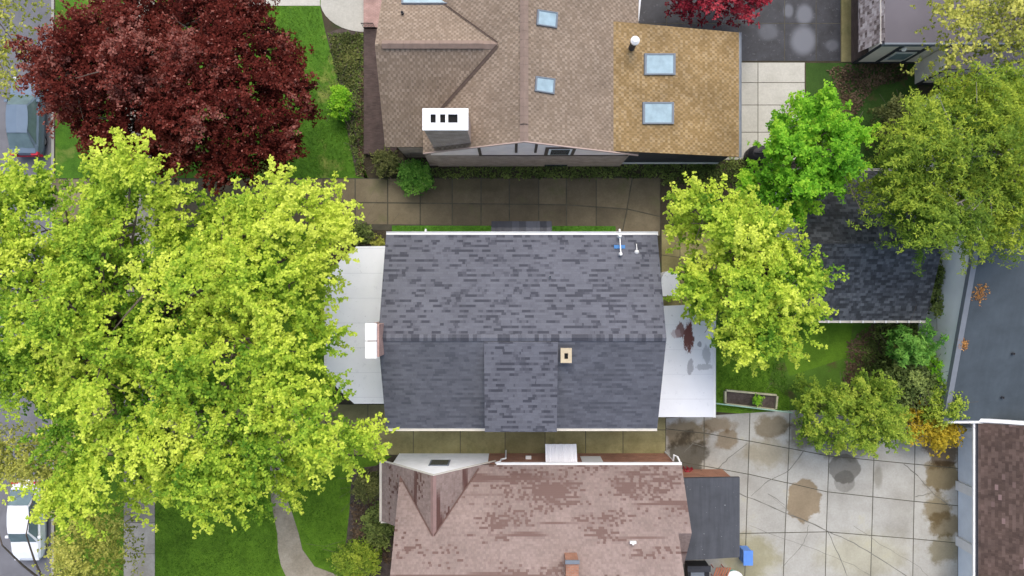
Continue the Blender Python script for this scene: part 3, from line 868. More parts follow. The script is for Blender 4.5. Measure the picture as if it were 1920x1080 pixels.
shrub('shrub', 'bright green upright shrub in the bed beside the dark brick terrace', 640, 193, 19, 31, 1.3, LM['spring'], 420, seed=51)
shrub('shrub', 'dull olive round shrub at the corner of the upper house', 724, 307, 24, 24, 1.2, LM['dull'], 480, seed=52)
shrub('shrub', 'dense mid-green round shrub hanging over the damp driveway', 778, 331, 32, 31, 1.5, LM['bush'], 800, seed=53, wob=0.07)
shrub('shrub', 'large clipped round green shrub at the bottom edge beside the curved path', 668, 1052, 44, 36, 1.5, LM['green'], 1100, seed=54, wob=0.06)
shrub('shrub', 'greyish-green shrub near the white gable of the red-roofed house', 690, 912, 27, 28, 1.1, LM['dull'], 560, seed=55)
shrub('shrub', 'brownish low spreading shrub beside the red-roofed house', 708, 985, 28, 44, 0.8, LM['weed'], 650, seed=56)
shrub('hedge', 'clipped dark green yew at the corner of the white front porch', 672, 438, 24, 20, 1.3, LM['weed'], 480, seed=57, cat='hedge')
shrub('shrub', 'small yellowish sprig plant beside the front porch roof', 707, 455, 12, 12, 0.8, LM['bud'], 90, seed=58)
shrub('tree_of_heaven', 'fresh green long-leaved sapling behind the garage gutter', 1684, 650, 46, 44, 3.0, LM['bush'], 620, 0.24, 0.08, seed=59, wob=0.2, clump=0.8, scatter=0.35, cat='sapling', fill=0.5, fingers=(0.8, 7, 10, 0.09), length=1.3, inset=0.3)
shrub('fern_plant', 'light green feathery plant leaning on the pale garage wall', 1762, 612, 22, 38, 2.2, LM['bush'], 170, 0.2, 0.08, seed=60, wob=0.3, clump=0.6, cat='plant', fill=0.6, fingers=(0.6, 5, 8, 0.07), length=0.9, inset=0.2)
shrub('bush', 'loose yellow-green bush overhanging the patio corner', 1592, 770, 118, 78, 3.2, LM['green'], 2600, 0.14, 0.08, seed=61, wob=0.16, clump=0.9, scatter=0.4, cat='bush', fill=0.6, fingers=(0.75, 9, 10, 0.12), length=1.3, inset=0.3)
shrub('bush', 'dark green bush between the sapling and the pale garage wall', 1700, 708, 44, 58, 2.4, LM['weed'], 900, 0.15, 0.1, seed=62, wob=0.2, clump=0.8, scatter=0.2, cat='bush')
shrub('bush', 'dark green bush squeezed between the two garages at right', 1752, 540, 22, 50, 2.3, LM['weed'], 600, 0.15, 0.1, seed=67, wob=0.2, clump=0.7, scatter=0.2, cat='bush')
shrub('plant', 'fresh green leafy vine at the foot of the pale garage wall', 1738, 690, 20, 34, 1.8, LM['spring'], 200, 0.18, 0.09, seed=68, wob=0.25, clump=0.5, scatter=0.2, cat='plant', fill=0.5, fingers=(0.55, 5, 8, 0.07), length=0.8, inset=0.2)
shrub('bush', 'amber yellow bush by the white garage corner', 1742, 803, 54, 44, 2.2, LM['amber'], 760, 0.15, 0.1, seed=63, wob=0.25, clump=0.7, scatter=0.2, cat='bush', fill=0.2)
shrub('bush', 'pale green wispy bush against the slate grey garage roof', 1758, 755, 30, 46, 2.9, LM['green'], 600, 0.15, 0.08, seed=64, wob=0.3, clump=0.7, scatter=0.2, cat='bush', fill=0.2)
shrub('shrub', 'low red-leaved shrub at the back corner of the red-roofed house', 1290, 887, 14, 9, 0.5, LM['red'], 120, 0.1, 0.07, seed=65)
shrub('bush', 'dark leafy bush under the olive tree beside the lawn', 1672, 240, 24, 50, 3.2, LM['dull'], 620, 0.17, 0.11, seed=66, wob=0.25, clump=0.7, cat='bush')


def scatter(name, label, cat, polys, n, z, ll, lw, mat, k=3, seed=1, up=0.8):
    g = np.random.default_rng(seed)
    P = []
    areas = []
    for p in polys:
        q = np.array([tuple(W(a, b))[:2] for a, b in p])
        areas.append(abs(sum(q[i - 1][0] * q[i][1] - q[i][0] * q[i - 1][1] for i in range(len(q)))) / 2)
    for p, a in zip(polys, areas):
        q = np.array([tuple(W(s, t))[:2] for s, t in p])
        P.append(sample(q, max(3, int(n * a / sum(areas))), g))
    xy = np.vstack(P)
    pos = np.concatenate([xy, np.full((len(xy), 1), z)], 1)
    lump = 0.5 + 0.25 * np.sin(xy[:, 0] * 2.1 + np.sin(xy[:, 1] * 1.7)) * np.sin(xy[:, 1] * 2.6 + 1)
    o = leaves_mesh(name, pos, lump + g.normal(0, 0.12, len(xy)), g, k, ll, lw, mat, None, up)
    return tag(o, label, cat, kind='stuff')


scatter('grass', 'short mown grass on the front lawns', 'grass', [[(292, 860), (508, 860), (520, 1000), (526, 1090), (292, 1090)], [(540, 880), (655, 885), (652, 960), (640, 1060), (600, 1060), (565, 1000)],
                                                            [(480, 12), (598, 14), (650, 240), (690, 332), (480, 332)]], 15000, 0.0, 0.10, 0.025, LM['turf'], 3, 71, 0.9)
scatter('grass', 'grass strip along the side of the main house and back lawn', 'grass', [[(740, 424), (1150, 425), (1150, 450), (740, 450)], [(1342, 600), (1470, 640), (1478, 770), (1342, 768)]], 4500, 0.0, 0.12, 0.03, LM['turf'], 3, 72, 0.9)
scatter('ground_cover', 'weedy ground cover in the beds beside the upper house', 'ground cover', [[(616, 62), (682, 62), (682, 330), (672, 330), (650, 240)], [(800, 316), (1340, 306), (1340, 334), (800, 334)], [(1300, 300), (1400, 300), (1400, 350), (1240, 345)]], 2600, 0.0, 0.17, 0.09, LM['weed'], 4, 73, 0.6)
scatter('ground_cover', 'green leafy perennials in the bed by the front terrace', 'ground cover', [[(616, 70), (676, 62), (672, 130), (660, 170), (632, 140)]], 330, 0.05, 0.17, 0.08, LM['dull'], 4, 74, 0.6)
scatter('leaf_litter', 'brown dead leaves along the back border', 'leaf litter', [[(1590, 640), (1640, 605), (1640, 700), (1580, 720)], [(1550, 130), (1620, 118), (1700, 118), (1700, 150), (1640, 160), (1600, 220)], [(668, 200), (683, 100), (683, 330), (672, 330)], [(660, 940), (700, 930), (735, 1060), (660, 1010)]], 1900, 0.02, 0.14, 0.1, LM['brownweed'], 4, 75, 0.2)
scatter('ground_cover', 'dark weeds round the fence behind the garage', 'ground cover', [[(1640, 605), (1740, 600), (1765, 480), (1800, 470), (1720, 750), (1640, 780), (1480, 770), (1600, 720)]], 2400, 0.02, 0.2, 0.1, LM['weed'], 4, 76, 0.7)


# ------------------------------------------------------------------ house helpers
def gutter(root, pts, name='gutter', w=0.13, mat='white'):
    mb = MB()
    for a, b in zip(pts, pts[1:]):
        a = Vector(a); b = Vector(b); d = (b - a).normalized(); s = Vector((-d.y, d.x, 0)) * w / 2
        for off, t in ((-1, 0.018), (1, 0.018)):
            o = s * off
            q = Vector((-d.y, d.x, 0)) * t * off
            mb.prism([a + o, b + o, b + o + q, a + o + q], a.z - 0.12, a.z)
        mb.prism([a - s * 0.99, b - s * 0.99, b + s * 0.99, a + s * 0.99], a.z - 0.12, a.z - 0.05)
    return mb.build(name, M[mat], root)


def skylight(root, pts, th=0.13, fw=0.11):
    """pts: four corners on the roof plane (world)"""
    pts = [Vector(p) for p in pts]
    n = (pts[1] - pts[0]).cross(pts[3] - pts[0]).normalized()
    if n.z < 0: n = -n; pts = [pts[0], pts[3], pts[2], pts[1]]
    c = sum(pts, Vector()) / 4
    f = MB()
    inn = [p + (c - p).normalized() * fw * 1.4 for p in pts]
    up = n * th; dn = n * -0.1
    for i in range(4):
        j = (i + 1) % 4
        f.face([pts[i] + dn, pts[j] + dn, pts[j] + up, pts[i] + up])
        f.face([pts[i] + up, pts[j] + up, inn[j] + up, inn[i] + up])
        f.face([inn[i] + up, inn[j] + up, inn[j] + n * 0.02, inn[i] + n * 0.02])
    w = f.build('skylight', M['grey_frame'], root)
    p = MB(); p.face([q + n * (th - 0.03) for q in inn]); p.build('pane', M['sky_glass'], w)
    return w


def wall_box(x0, x1, y0, y1, z1, t=0.2, z0=-0.1):
    mb = MB()
    mb.box(x0, x1, y0, y0 + t, z0, z1); mb.box(x0, x1, y1 - t, y1, z0, z1)
    mb.box(x0, x0 + t, y0 + t, y1 - t, z0, z1); mb.box(x1 - t, x1, y0 + t, y1 - t, z0, z1)
    return mb


def gable_fill(mb, x0, x1, pts):
    """triangle wall: pts in (y,z), extruded between x0 and x1"""
    a = [(x0, y, z) for y, z in pts]; b = [(x1, y, z) for y, z in pts]
    mb.face(a); mb.face(list(reversed(b)))
    for i in range(len(pts)): mb.face([a[i - 1], b[i - 1], b[i], a[i]])


def pipe_vent(root, p, r, h, mat, name='vent_pipe', cap=None):
    mb = MB(); mb.tube([(p[0], p[1], p[2] - 0.2), (p[0], p[1], p[2] + h)], r, 10)
    o = mb.build(name, mat, root)
    if cap:
        m2 = MB(); m2.lathe(p[0], p[1], [(cap[0] * 0.6, p[2] + h), (cap[0], p[2] + h + 0.03), (cap[0], p[2] + h + 0.14), (cap[0] * 0.5, p[2] + h + 0.24)], 14)
        m2.build('cap', cap[1], o)
    m3 = MB(); m3.lathe(p[0], p[1], [(r * 0.75, p[2] + h + 0.002), (r * 0.7, p[2] + h + 0.004)], 10)
    if not cap: m3.build('opening', M['soot_hole_shade'], o)  # black disc on a closed pipe, painting in its dark hollow
    return o


# ------------------------------------------------------------------ main house
he, hr = 5.0, 7.2
x0, x1 = -6.5, 7.5
yn, ysn, yr = 2.75, -7.24, -2.42
house = thing('house', 'charcoal-shingled house in the middle with white flat porch roofs at both ends', 'house', (0.5, yr, 0))
mb = MB()
wall = wall_box(x0 + 0.3, x1 - 0.3, ysn + 0.35, yn - 0.35, 4.9)
for xa, xb in ((x0 + 0.3, x0 + 0.5), (x1 - 0.5, x1 - 0.3)):
    gable_fill(wall, xa, xb, [(ysn + 0.35, 4.9), (yn - 0.35, 4.9), (yr, hr - 0.25)])
wall.build('wall', M['white_siding'], house)
rb = MB()
rb.slab([(x0, yn, he), (x1, yn, he), (x1, yr, hr), (x0, yr, hr)], 0.16, 0, 1)
rb.slab([(x0, ysn, he), (x1, ysn, he), (x1, yr - 0.0005, hr), (x0, yr - 0.0005, hr)], 0.16, 2, 1)
roof = rb.build('roof', [M['grey_roof'], M['dark_trim'], M['grey_roof_worn']], house)
cap = MB()
xx = x0
while xx < x1 - 0.05:      # ridge cap tiles, lapped
    xe = min(xx + 0.2, x1)
    z = hr + 0.012
    t_ = rnd.random()
    cap.face([(xx, yr - 0.17, z - 0.045), (xe, yr - 0.17, z - 0.055), (xe, yr, z + .02), (xx, yr, z + 0.03)], 0, t_)
    cap.face([(xx, yr, z + 0.03), (xe, yr, z + .02), (xe, yr + 0.17, z - 0.055), (xx, yr + 0.17, z - 0.045)], 0, t_)
    xx = xe
rt_ = NT('ridge_tabs'); rt_.done(rt_.mix(1.0, rt_.ramp(rt_.attr('tint'), [(0.25, (0.058, 0.06, 0.073)), (0.4, (0.10, 0.104, 0.122)), (1, (0.13, 0.134, 0.155))]), rt_.ramp(rt_.noise(rt_.obj(), 25, 3), [(0.3, (.85,) * 3), (0.7, (1.15,) * 3)]), 'MULTIPLY'), 0.85)
cap.build('ridge_cap', rt_.m, roof)
gutter(house, [(x0, yn + 0.07, he - 0.01), (x1 + 0.05, yn + 0.07, he - 0.01)], w=0.15)
gutter(house, [(x0, ysn - 0.07, he - 0.01), (-1.38, ysn - 0.07, he - 0.01)], w=0.11, mat='fascia')
gutter(house, [(2.28, ysn - 0.07, he - 0.01), (x1, ysn - 0.07, he - 0.01)], w=0.11, mat='fascia')
# shed dormer
dm = MB(); dm.slab([(-1.36, -7.2, 6.15), (2.24, -7.2, 6.15), (2.24, yr - 0.2, 7.16), (-1.36, yr - 0.2, 7.16)], 0.14, 0, 1)
dorm = dm.build('dormer', [M['grey_roof'], M['fascia']], house)
dw = MB()
dw.box(-1.3, 2.18, -6.95, -6.8, 4.9, 6.06)
for xa in (-1.3, 2.06):
    gable_fill(dw, xa, xa + 0.12, [(-6.8, 5.0), (-6.8, 6.09), (yr - 0.6, 6.93), (yr - 0.6, 6.9)])
dw.build('dormer_wall', M['white_siding'], dorm)
for xc in (-0.6, 0.45, 1.5):
    w_ = MB(); w_.box(xc - 0.4, xc + 0.4, -7.0, -6.952, 5.25, 5.95); fo = w_.build('window', M['white'], dorm)
def wall_window(root, xc, zc_, w_, h_, yw_, sg):
    f_ = MB(); ya_, yb_ = sorted((yw_ + sg * .003, yw_ + sg * .06)); f_.box(xc - w_ / 2 - .09, xc + w_ / 2 + .09, ya_, yb_, zc_ - h_ / 2 - .09, zc_ + h_ / 2 + .09)
    o_ = f_.build('window', M['white'], root)
    f_ = MB(); ya_, yb_ = sorted((yw_ + sg * .0605, yw_ + sg * .072)); f_.box(xc - w_ / 2, xc + w_ / 2, ya_, yb_, zc_ - h_ / 2, zc_ + h_ / 2)
    f_.build('pane', M['dark_glass'], o_)


for xc in (-4.6, -2.6, 3.4, 5.6):
    for zc0 in (1.6, 3.9):
        wall_window(house, xc, zc0, 0.95, 1.3, ysn + .35, -1); wall_window(house, xc, zc0, 0.95, 1.3, yn - .35, 1)
# west chimney
ch = MB()
ch.box(X(688, 8.3), X(712, 8.0), -3.25, -1.72, -0.1, 8.15)
cho = ch.build('chimney', M['pink_brick'], house)
cp = MB()
cxa, cxb = X(686, 8.3), X(710, 8.3)
cp.box(cxa - 0.03, cxb - 0.1, -2.465, -1.66, 8.15, 8.32); cp.box(cxa - 0.03, cxb - 0.1, -3.31, -2.52, 8.15, 8.32)
cp.build('chimney_cap', M['chalk'], cho)
# small flue
fl = MB(); p = W(1062, 667, 7.3)
fl.box(p.x - 0.22, p.x + 0.22, p.y - 0.30, p.y + 0.30, 5.8, 7.1)
fo = fl.build('flue_chimney', M['tan_stone'], house)
fc = MB()
fc.box(p.x - 0.27, p.x + 0.27, p.y + 0.11, p.y + 0.36, 7.1, 7.2); fc.box(p.x - 0.27, p.x + 0.27, p.y - 0.36, p.y - 0.17, 7.1, 7.2)
fc.box(p.x - 0.27, p.x - 0.09, p.y - 0.17, p.y + 0.11, 7.1, 7.2); fc.box(p.x + 0.09, p.x + 0.27, p.y - 0.17, p.y + 0.11, 7.1, 7.2)
fc.build('cap', M['tan_stone'], fo)
fh = MB(); fh.box(p.x - 0.089, p.x + 0.089, p.y - 0.169, p.y + 0.109, 7.09, 7.11); fh.build('opening', M['soot_hole_shade'], fo)
z = he + (hr - he) * (yn - Y(519, 6.4)) / (yn - yr)
pipe_vent(house, (X(1032, 6.4), Y(519, 6.4), z), 0.06, 0.2, M['grey_frame'])
# porches
def porch(outline, z, mem, root, name):
    pl = [W(a, b, z) for a, b in outline]
    r = MB(); r.prism(pl, z - 0.2, z, 0, 1)
    o = r.build(name, [mem, M['white']], root)
    return o, pl
px_w = [(740, 461), (668, 462), (640, 486), (612, 522), (612, 700), (632, 728), (664, 757), (740, 757)]
o, pl = porch(px_w, 3.0, M['west_membrane'], house, 'porch_roof')
gutter(o, [(pl[3].x - 0.05, pl[3].y, 3.03), (pl[4].x - 0.05, pl[4].y, 3.03)], w=0.1)
for q in (2, 3, 4, 6):
    pm = MB(); cx, cy = pl[q].x * 0.975 - 0.0, pl[q].y * 0.95; pm.box(cx - 0.1, cx + 0.1, cy - 0.1, cy + 0.1, -0.05, 2.8); pm.build('porch_post', M['white'], o)
fl = MB(); fl.prism([W(a + 6 if a < 700 else a, b, 2.0) for a, b in px_w], -0.05, 0.45); fl.build('porch_floor', M['dark_brick'], o)
px_e = [(1215, 575), (1338, 570), (1338, 782), (1215, 782)]
root_e = bpy.data.objects.new('porch_roof', None)
mem = MB(); ze = 2.9
mem.prism([W(a, b, ze) for a, b in px_e], ze - 0.2, ze, 0, 1)
po = mem.build('porch_roof', [M['east_membrane'], M['white']], house)
# the membrane material is laid out round the rust patch: move the part's origin there
from mathutils import Matrix
c0 = Vector((X(1284, 2.9), Y(627, 2.9), 0)) - wpos(house)
po.data.transform(Matrix.Translation(-c0)); po.location = c0
bpy.data.objects.remove(root_e)
gutter(po, [W(1338, 571, 2.92) + Vector((0.06, 0, 0)), W(1338, 783, 2.92) + Vector((0.06, 0, 0))], w=0.09)
pw = MB(); xa, xb, ya, yb = X(1225, ze), X(1330, ze), Y(776, ze), Y(576, ze)
pw = wall_box(xa, xb, ya, yb, 2.68); pw.build('porch_wall', M['white_siding'], po)
# curved metal awning over the side door
aw = MB()
xa, xb = X(921, 3.0), X(1035, 3.0)
prof = [(2.42, 3.15), (2.75, 3.05), (3.30, 2.85), (3.68, 2.5)]
npan = 12
for i in range(npan):
    a = xa + (xb - xa) * i / npan; b = xa + (xb - xa) * (i + 1) / npan
    dz = 0.03 if i % 2 else 0.0
    for (y_, z_), (y2, z2) in zip(prof, prof[1:]):
        aw.face([(a, y_, z_ + dz), (a, y2, z2 + dz), (b, y2, z2 + dz), (b, y_, z_ + dz)])
        aw.face([(a, y_, z_ + dz - .02), (b, y_, z_ + dz - .02), (b, y2, z2 + dz - .02), (a, y2, z2 + dz - .02)])
aw.build('awning', ribbed('grey_awning_metal', (0.06, 0.066, 0.082), 0.38, 0.45, 0.35), house)
# downspout elbows seen past the gutter
for px in (798, 1162):
    d = MB(); y_ = Y(432, 4.8); x_ = X(px, 4.8)
    d.tube([(x_, yn + 0.1, 4.9), (x_, yn + 0.28, 4.75), (x_, yn + 0.2, 4.2), (x_, yn - 0.28, 3.9), (x_, yn - 0.28, 0.1)], 0.05, 8); d.build('downspout', M['white'], house)


def roofz(y): return he + (hr - he) * (yn - y) / (yn - yr)


# roof equipment near the north-east corner
ant = thing('roof_antenna', 'small white antenna with blue foot on the charcoal roof edge', 'antenna', (X(1162, 5.4), 2.3, roofz(2.3)))
a = MB(); x_ = X(1162, 5.4)
a.tube([(x_, 2.62, 5.45), (x_, 1.75, 5.75)], 0.03, 8); a.build('mast', M['white'], ant)
a = MB(); a.box(x_ - 0.28, x_ + 0.28, 2.02, 2.2, 5.2, 5.36); a.build('foot', M['blue_paint'], ant)
a = MB(); a.lathe(x_, 1.72, [(0.08, 5.45), (0.1, 5.7), (0.07, 5.84)], 10); a.build('insulator', M['white'], ant)
a = MB(); a.lathe(x_, 2.64, [(0.09, 5.2), (0.11, 5.4), (0.06, 5.6)], 10); a.build('bracket', M['white'], ant)
ant2 = thing('roof_bracket', 'tiny white bracket on the charcoal roof near its right end', 'bracket', (X(1194, 5.4), 2.0, roofz(2.0)))
a = MB(); x_ = X(1194, 5.4)
a.tube([(x_, 2.25, 5.3), (x_, 1.85, 5.5)], 0.022, 8); a.build('arm', M['white'], ant2)
a = MB(); a.lathe(x_, 1.84, [(0.12, 5.38), (0.1, 5.46), (0.04, 5.52)], 10); a.build('plate', M['white'], ant2)

# ------------------------------------------------------------------ upper house
hb = thing('house', 'brown-shingled tudor house with a low tan roofed extension, top centre', 'house', (0.6, 12, 0))
mz, ms = 8.0, 0.583           # main ridge height and slope
xr = 0.58
def zm_(x): return mz - ms * abs(x - xr)
rb = MB()
ysb = 6.98
rb.slab([(xr, ysb, mz), (xr, 24, mz), (6.62, 24, zm_(6.62)), (6.62, ysb, zm_(6.62))], 0.15, 0, 1)
rb.slab([(xr - 0.0005, ysb, mz), (-4.6, ysb, zm_(-4.6)), (-4.6, 24, zm_(-4.6)), (xr - 0.0005, 24, mz)], 0.15, 0, 1)
roofb = rb.build('roof', [M['brown_roof'], M['brown_trim']], hb)
wr, wy, wsl, wx = 7.3, 11.8, 0.636, -6.64
def zw_(y): return wr - wsl * abs(y - wy)
r2 = MB()
r2.slab([(wx, wy, wr), (0.0, wy, wr), (0.0, 7.38, zw_(7.38)), (wx, 7.38, zw_(7.38))], 0.15, 0, 1)
r2.slab([(wx, wy + 0.0005, wr), (0.0, wy + 0.0005, wr), (0.0, 16.2, zw_(16.2)), (wx, 16.2, zw_(16.2))], 0.15, 0, 1)
r2.build('wing_roof', [M['brown_roof'], M['brown_trim']], hb)
bcap = plain('brown_cap', (0.235, 0.172, 0.138), 0.85, 0.15, 3)
cp = MB(); yy = ysb
while yy < 24:                 # raised ridge vent, stopping short of the gable
    lift = 0.10 if yy > ysb + 0.5 else 0.03
    ye_ = min(yy + .4, 24)
    for sg in (-1, 1):
        xo = xr + sg * 0.20
        cp.slab([(xr + sg * .0004, yy + .004, mz + lift), (xr + sg * .0004, ye_ - .004, mz + lift), (xo, ye_ - .004, zm_(xo) + lift), (xo, yy + .004, zm_(xo) + lift)], 0.045)
    yy = ye_
cp.build('ridge_vent', bcap, roofb)
cp = MB(); xx = -6.3
while xx < -0.9:
    lift = 0.10 if xx < -1.7 else 0.03
    xe = xx + 0.35
    for sg in (-1, 1):
        yo = wy + sg * .2
        cp.slab([(xx + .004, wy + sg * .0004, wr + lift), (xe - .004, wy + sg * .0004, wr + lift), (xe - .004, yo, zw_(yo) + lift), (xx + .004, yo, zw_(yo) + lift)], 0.045)
    xx = xe
cp.build('ridge_vent', bcap, hb)


def valley(root, a, b, w=0.12, mat='brown_trim'):
    a, b = Vector(a), Vector(b); m_ = MB(); d = (b - a).normalized(); q = Vector((-d.y, d.x, 0)).normalized() * w / 2
    up = Vector((0, 0, 0.05))
    m_.face([a - q + up * 1.6, b - q + up * 1.6, b + up, a + up]); m_.face([a + up, b + up, b + q + up * 1.6, a + q + up * 1.6])
    m_.build('valley_flashing', M[mat], root)


def vpt(z, sg): return (xr - (mz - z) / ms, wy - sg * (wr - z) / wsl, z)
valley(hb, vpt(7.25, 1), vpt(5.3, 1), 0.16); valley(hb, vpt(7.25, -1), vpt(5.6, -1), 0.07)
# walls
wl = MB(); ysw = 7.12
wl.box(-4.3, 6.3, ysw, ysw + 0.2, -0.1, 3.75)
wl.box(6.1, 6.3, ysw + 0.2, 23.8, -0.1, 4.5); wl.box(wx + 0.25, wx + 0.45, 7.85, 15.8, -0.1, 4.5)
wl.box(wx + 0.45, -4.3, 7.65, 7.85, -0.1, 4.4); wl.box(wx + 0.25, 6.3, 23.6, 23.8, -0.1, 4.6)
gable_fill(wl, wx + 0.25, wx + 0.45, [(7.85, 4.5), (15.8, 4.5), (wy, wr - 0.3)])
wl.build('wall', M['brick'], hb)
gs = MB()
gp = [(-4.3, 3.751), (6.3, 3.751), (6.3, zm_(6.3) - 0.18), (xr, mz - 0.18), (-4.3, zm_(-4.3) - 0.18)]
A = [(x, ysw - 0.03, z) for x, z in gp]; B = [(x, ysw + 0.2, z) for x, z in gp]
gs.face(A); gs.face(B[::-1])
for i in range(len(gp)): gs.face([A[i - 1], A[i], B[i], B[i - 1]])
gab = gs.build('gable_wall', M['cream_siding'], hb)
tm = MB()
tm.box(-1.75, -1.6, ysw - 0.07, ysw - 0.031, 3.8, 6.5); tm.box(0.15, 0.28, ysw - 0.07, ysw - 0.031, 4.6, 7.5); tm.box(1.15, 1.28, ysw - 0.07, ysw - 0.031, 4.6, 7.2)
tm.box(-1.75, 6.2, ysw - 0.075, ysw - 0.031, 3.68, 3.8)
tm.build('timber', M['brown_trim'], gab)
for (xa, xb, za, zb) in ((2.0, 2.95, 4.3, 5.6),):
    f = MB(); f.box(xa - 0.12, xb + 0.12, ysw - 0.10, ysw - 0.032, za - 0.12, zb + 0.12); w_ = f.build('window', M['white'], hb)
    g_ = MB(); g_.box(xa, xb, ysw - 0.115, ysw - 0.1005, za, zb); g_.build('pane', M['dark_glass'], w_)
    if xa > 0:
        f = MB()
        f.box(xa - 0.3, xa - 0.121, ysw - 0.09, ysw - 0.032, za - 0.3, zb + 0.3); f.box(xb + 0.121, xb + 0.3, ysw - 0.09, ysw - 0.032, za - 0.3, zb + 0.3)
        f.box(xa - 0.12, xb + 0.12, ysw - 0.09, ysw - 0.032, zb + 0.121, zb + 0.3); f.build('frame', M['brown_trim'], w_)
f = MB(); f.box(1.9, 3.2, ysw - 0.03, ysw - 0.002, 0.15, 0.6); f.build('basement_window', M['dark_glass'], hb)
# rake boards
rk = MB()
for sx in (1, -1):
    xe = 6.62 if sx > 0 else -4.6
    rk.slab([(xr, ysb - 0.05, mz + 0.01), (xe, ysb - 0.05, zm_(xe) + 0.01), (xe, ysb - 0.002, zm_(xe) + 0.01), (xr, ysb - 0.002, mz + 0.01)], 0.2)
rk.build('rake_board', plain('pink_trim', (0.50, 0.37, 0.32), 0.6, 0.1), hb)
# big chimney with shoulders
cz = 9.5
cx0, cx1 = X(792, cz), X(878, cz); cy0, cy1 = Y(244, cz), Y(203, cz)
st = MB()
st.box(cx0 + 0.05, cx1 - 0.05, cy0 + 0.03, cy1 - 0.03, 5.2, cz - 0.12)
a0, a1 = X(806, 0), X(913, 0)
sh = [(cx0 + 0.05, cx1 - 0.05, 5.2), (cx0 - 0.15, cx1 + 0.2, 4.2), (a0 + .1, a1 - .05, 3.0), (a0, a1, 0)]
yf, yb_ = cy0 + 0.03, ysw + 0.15
for (xa, xb, z1_), (xc, xd, z2_) in zip(sh, sh[1:]):
    st.face([(xc, yf - 0.02, z2_), (xd, yf - 0.02, z2_), (xb, yf - 0.02, z1_), (xa, yf - 0.02, z1_)])
    st.face([(xa, yf - 0.02, z1_), (xa, yb_ + .5, z1_), (xc, yb_ + .5, z2_), (xc, yf - 0.02, z2_)])
    st.face([(xb, yf - 0.02, z1_), (xd, yf - 0.02, z2_), (xd, yb_ + .5, z2_), (xb, yb_ + .5, z1_)])
cho = st.build('chimney', M['brick'], hb)
cpm = MB()
hx = [(X(807, cz), X(817, cz)), (X(825, cz), X(835, cz)), (X(840, cz), X(858, cz))]
ya_, yb2 = Y(230, cz), Y(214, cz)
cpm.box(cx0, cx1, cy0, ya_, cz - 0.12, cz); cpm.box(cx0, cx1, yb2, cy1, cz - 0.12, cz)
xs = [cx0] + [v for h in hx for v in h] + [cx1]
for i in range(0, len(xs), 2): cpm.box(xs[i], xs[i + 1], ya_, yb2, cz - 0.12, cz)
cpm.build('chimney_cap', M['chalk'], cho)
so = MB()
for a_, b_ in hx: so.box(a_, b_, ya_, yb2, cz - 0.3, cz - 0.115)
so.build('flue_openings', M['soot_hole_shade'], cho)
# tan extension
tz0, tz1, tx0, tx1 = 5.3, 3.0, 5.2, 12.35
ty0, ty1 = 7.02, 13.9
tr = MB(); tr.slab([(tx0 - 0.1, ty0, tz0 + 0.04), (tx1, ty0 + 0.12, tz1), (tx1, ty1, tz1), (tx0 - 0.1, ty1 - 0.25, tz0 + 0.04)], 0.16, 0, 1)
ext = tr.build('extension_roof', [M['tan_roof'], M['brown_trim']], hb)
ew = MB()
ew.box(6.3, 12.05, 7.3, 7.5, -0.1, 2.85); ew.box(11.85, 12.05, 7.5, 13.6, -0.1, 2.85); ew.box(6.3, 12.05, 13.6, 13.8, -0.1, 2.85)
gp = [(6.3, 2.85), (12.05, 2.85), (6.3, 4.7)]
for y_ in (7.3, 13.8):
    ew.face([(x, y_, z) for x, z in gp]); ew.face([(x, y_ - 0.2 if y_ > 10 else y_ + 0.2, z) for x, z in gp][::-1])
ew.build('extension_wall', M['dark_trim'], hb)
ba = MB(); ba.box(6.4, 12.0, 7.255, 7.298, 0.05, 0.35); ba.build('plinth', M['white'], hb)
gutter(hb, [(tx1 + 0.07, ty0 + 0.1, tz1 - 0.01), (tx1 + 0.07, ty1 + 0.02, tz1 - 0.01)], w=0.12, mat='grey_frame')
def tz_(x): return tz0 + 0.04 + (tz1 - tz0 - 0.04) * (x - (tx0 - 0.1)) / (tx1 - tx0 + 0.1)
def on(px, py, zf):
    z = 5.0
    for _ in range(12):
        p = W(px, py, z); z = zf(p.x)
    return W(px, py, z)
for (a_, b_, c_, d_) in ((1207, 1265, 101, 141), (1204, 1262, 192, 233)):
    skylight(hb, [on(a_, c_, tz_), on(b_, c_, tz_), on(b_, d_, tz_), on(a_, d_, tz_)], 0.1, 0.1)
skylight(hb, [on(1007, 18, zm_), on(1045, 24, zm_), on(1043, 53, zm_), on(1005, 47, zm_)], 0.08, 0.07)
skylight(hb, [on(1004, 143, zm_), on(1040, 148, zm_), on(1038, 177, zm_), on(1002, 171, zm_)], 0.08, 0.07)
def ony(px, py):
    z = 5.0
    for _ in range(12):
        p = W(px, py, z); z = zw_(p.y)
    return W(px, py, z)
skylight(hb, [ony(753, -30), ony(856, -30), ony(856, 9), ony(753, 9)], 0.1, 0.08)
p = on(1184, 90, tz_); pipe_vent(hb, p, 0.17, 1.0, M['dark_trim'], 'vent_pipe', (0.23, M['white']))
p = ony(755, 26); pipe_vent(hb, p, 0.07, 0.22, M['dark_trim'])
# eave soffit detail by the tan roof: downspout at the top
d = MB(); q = W(1200, 5, 4.3); d.tube([(q.x, q.y + 0.3, 4.4), (q.x - 0.1, q.y - 0.9, 4.2), (q.x - 0.1, q.y - 1.0, 3.6)], 0.06, 8); d.build('downspout', M['white'], hb)
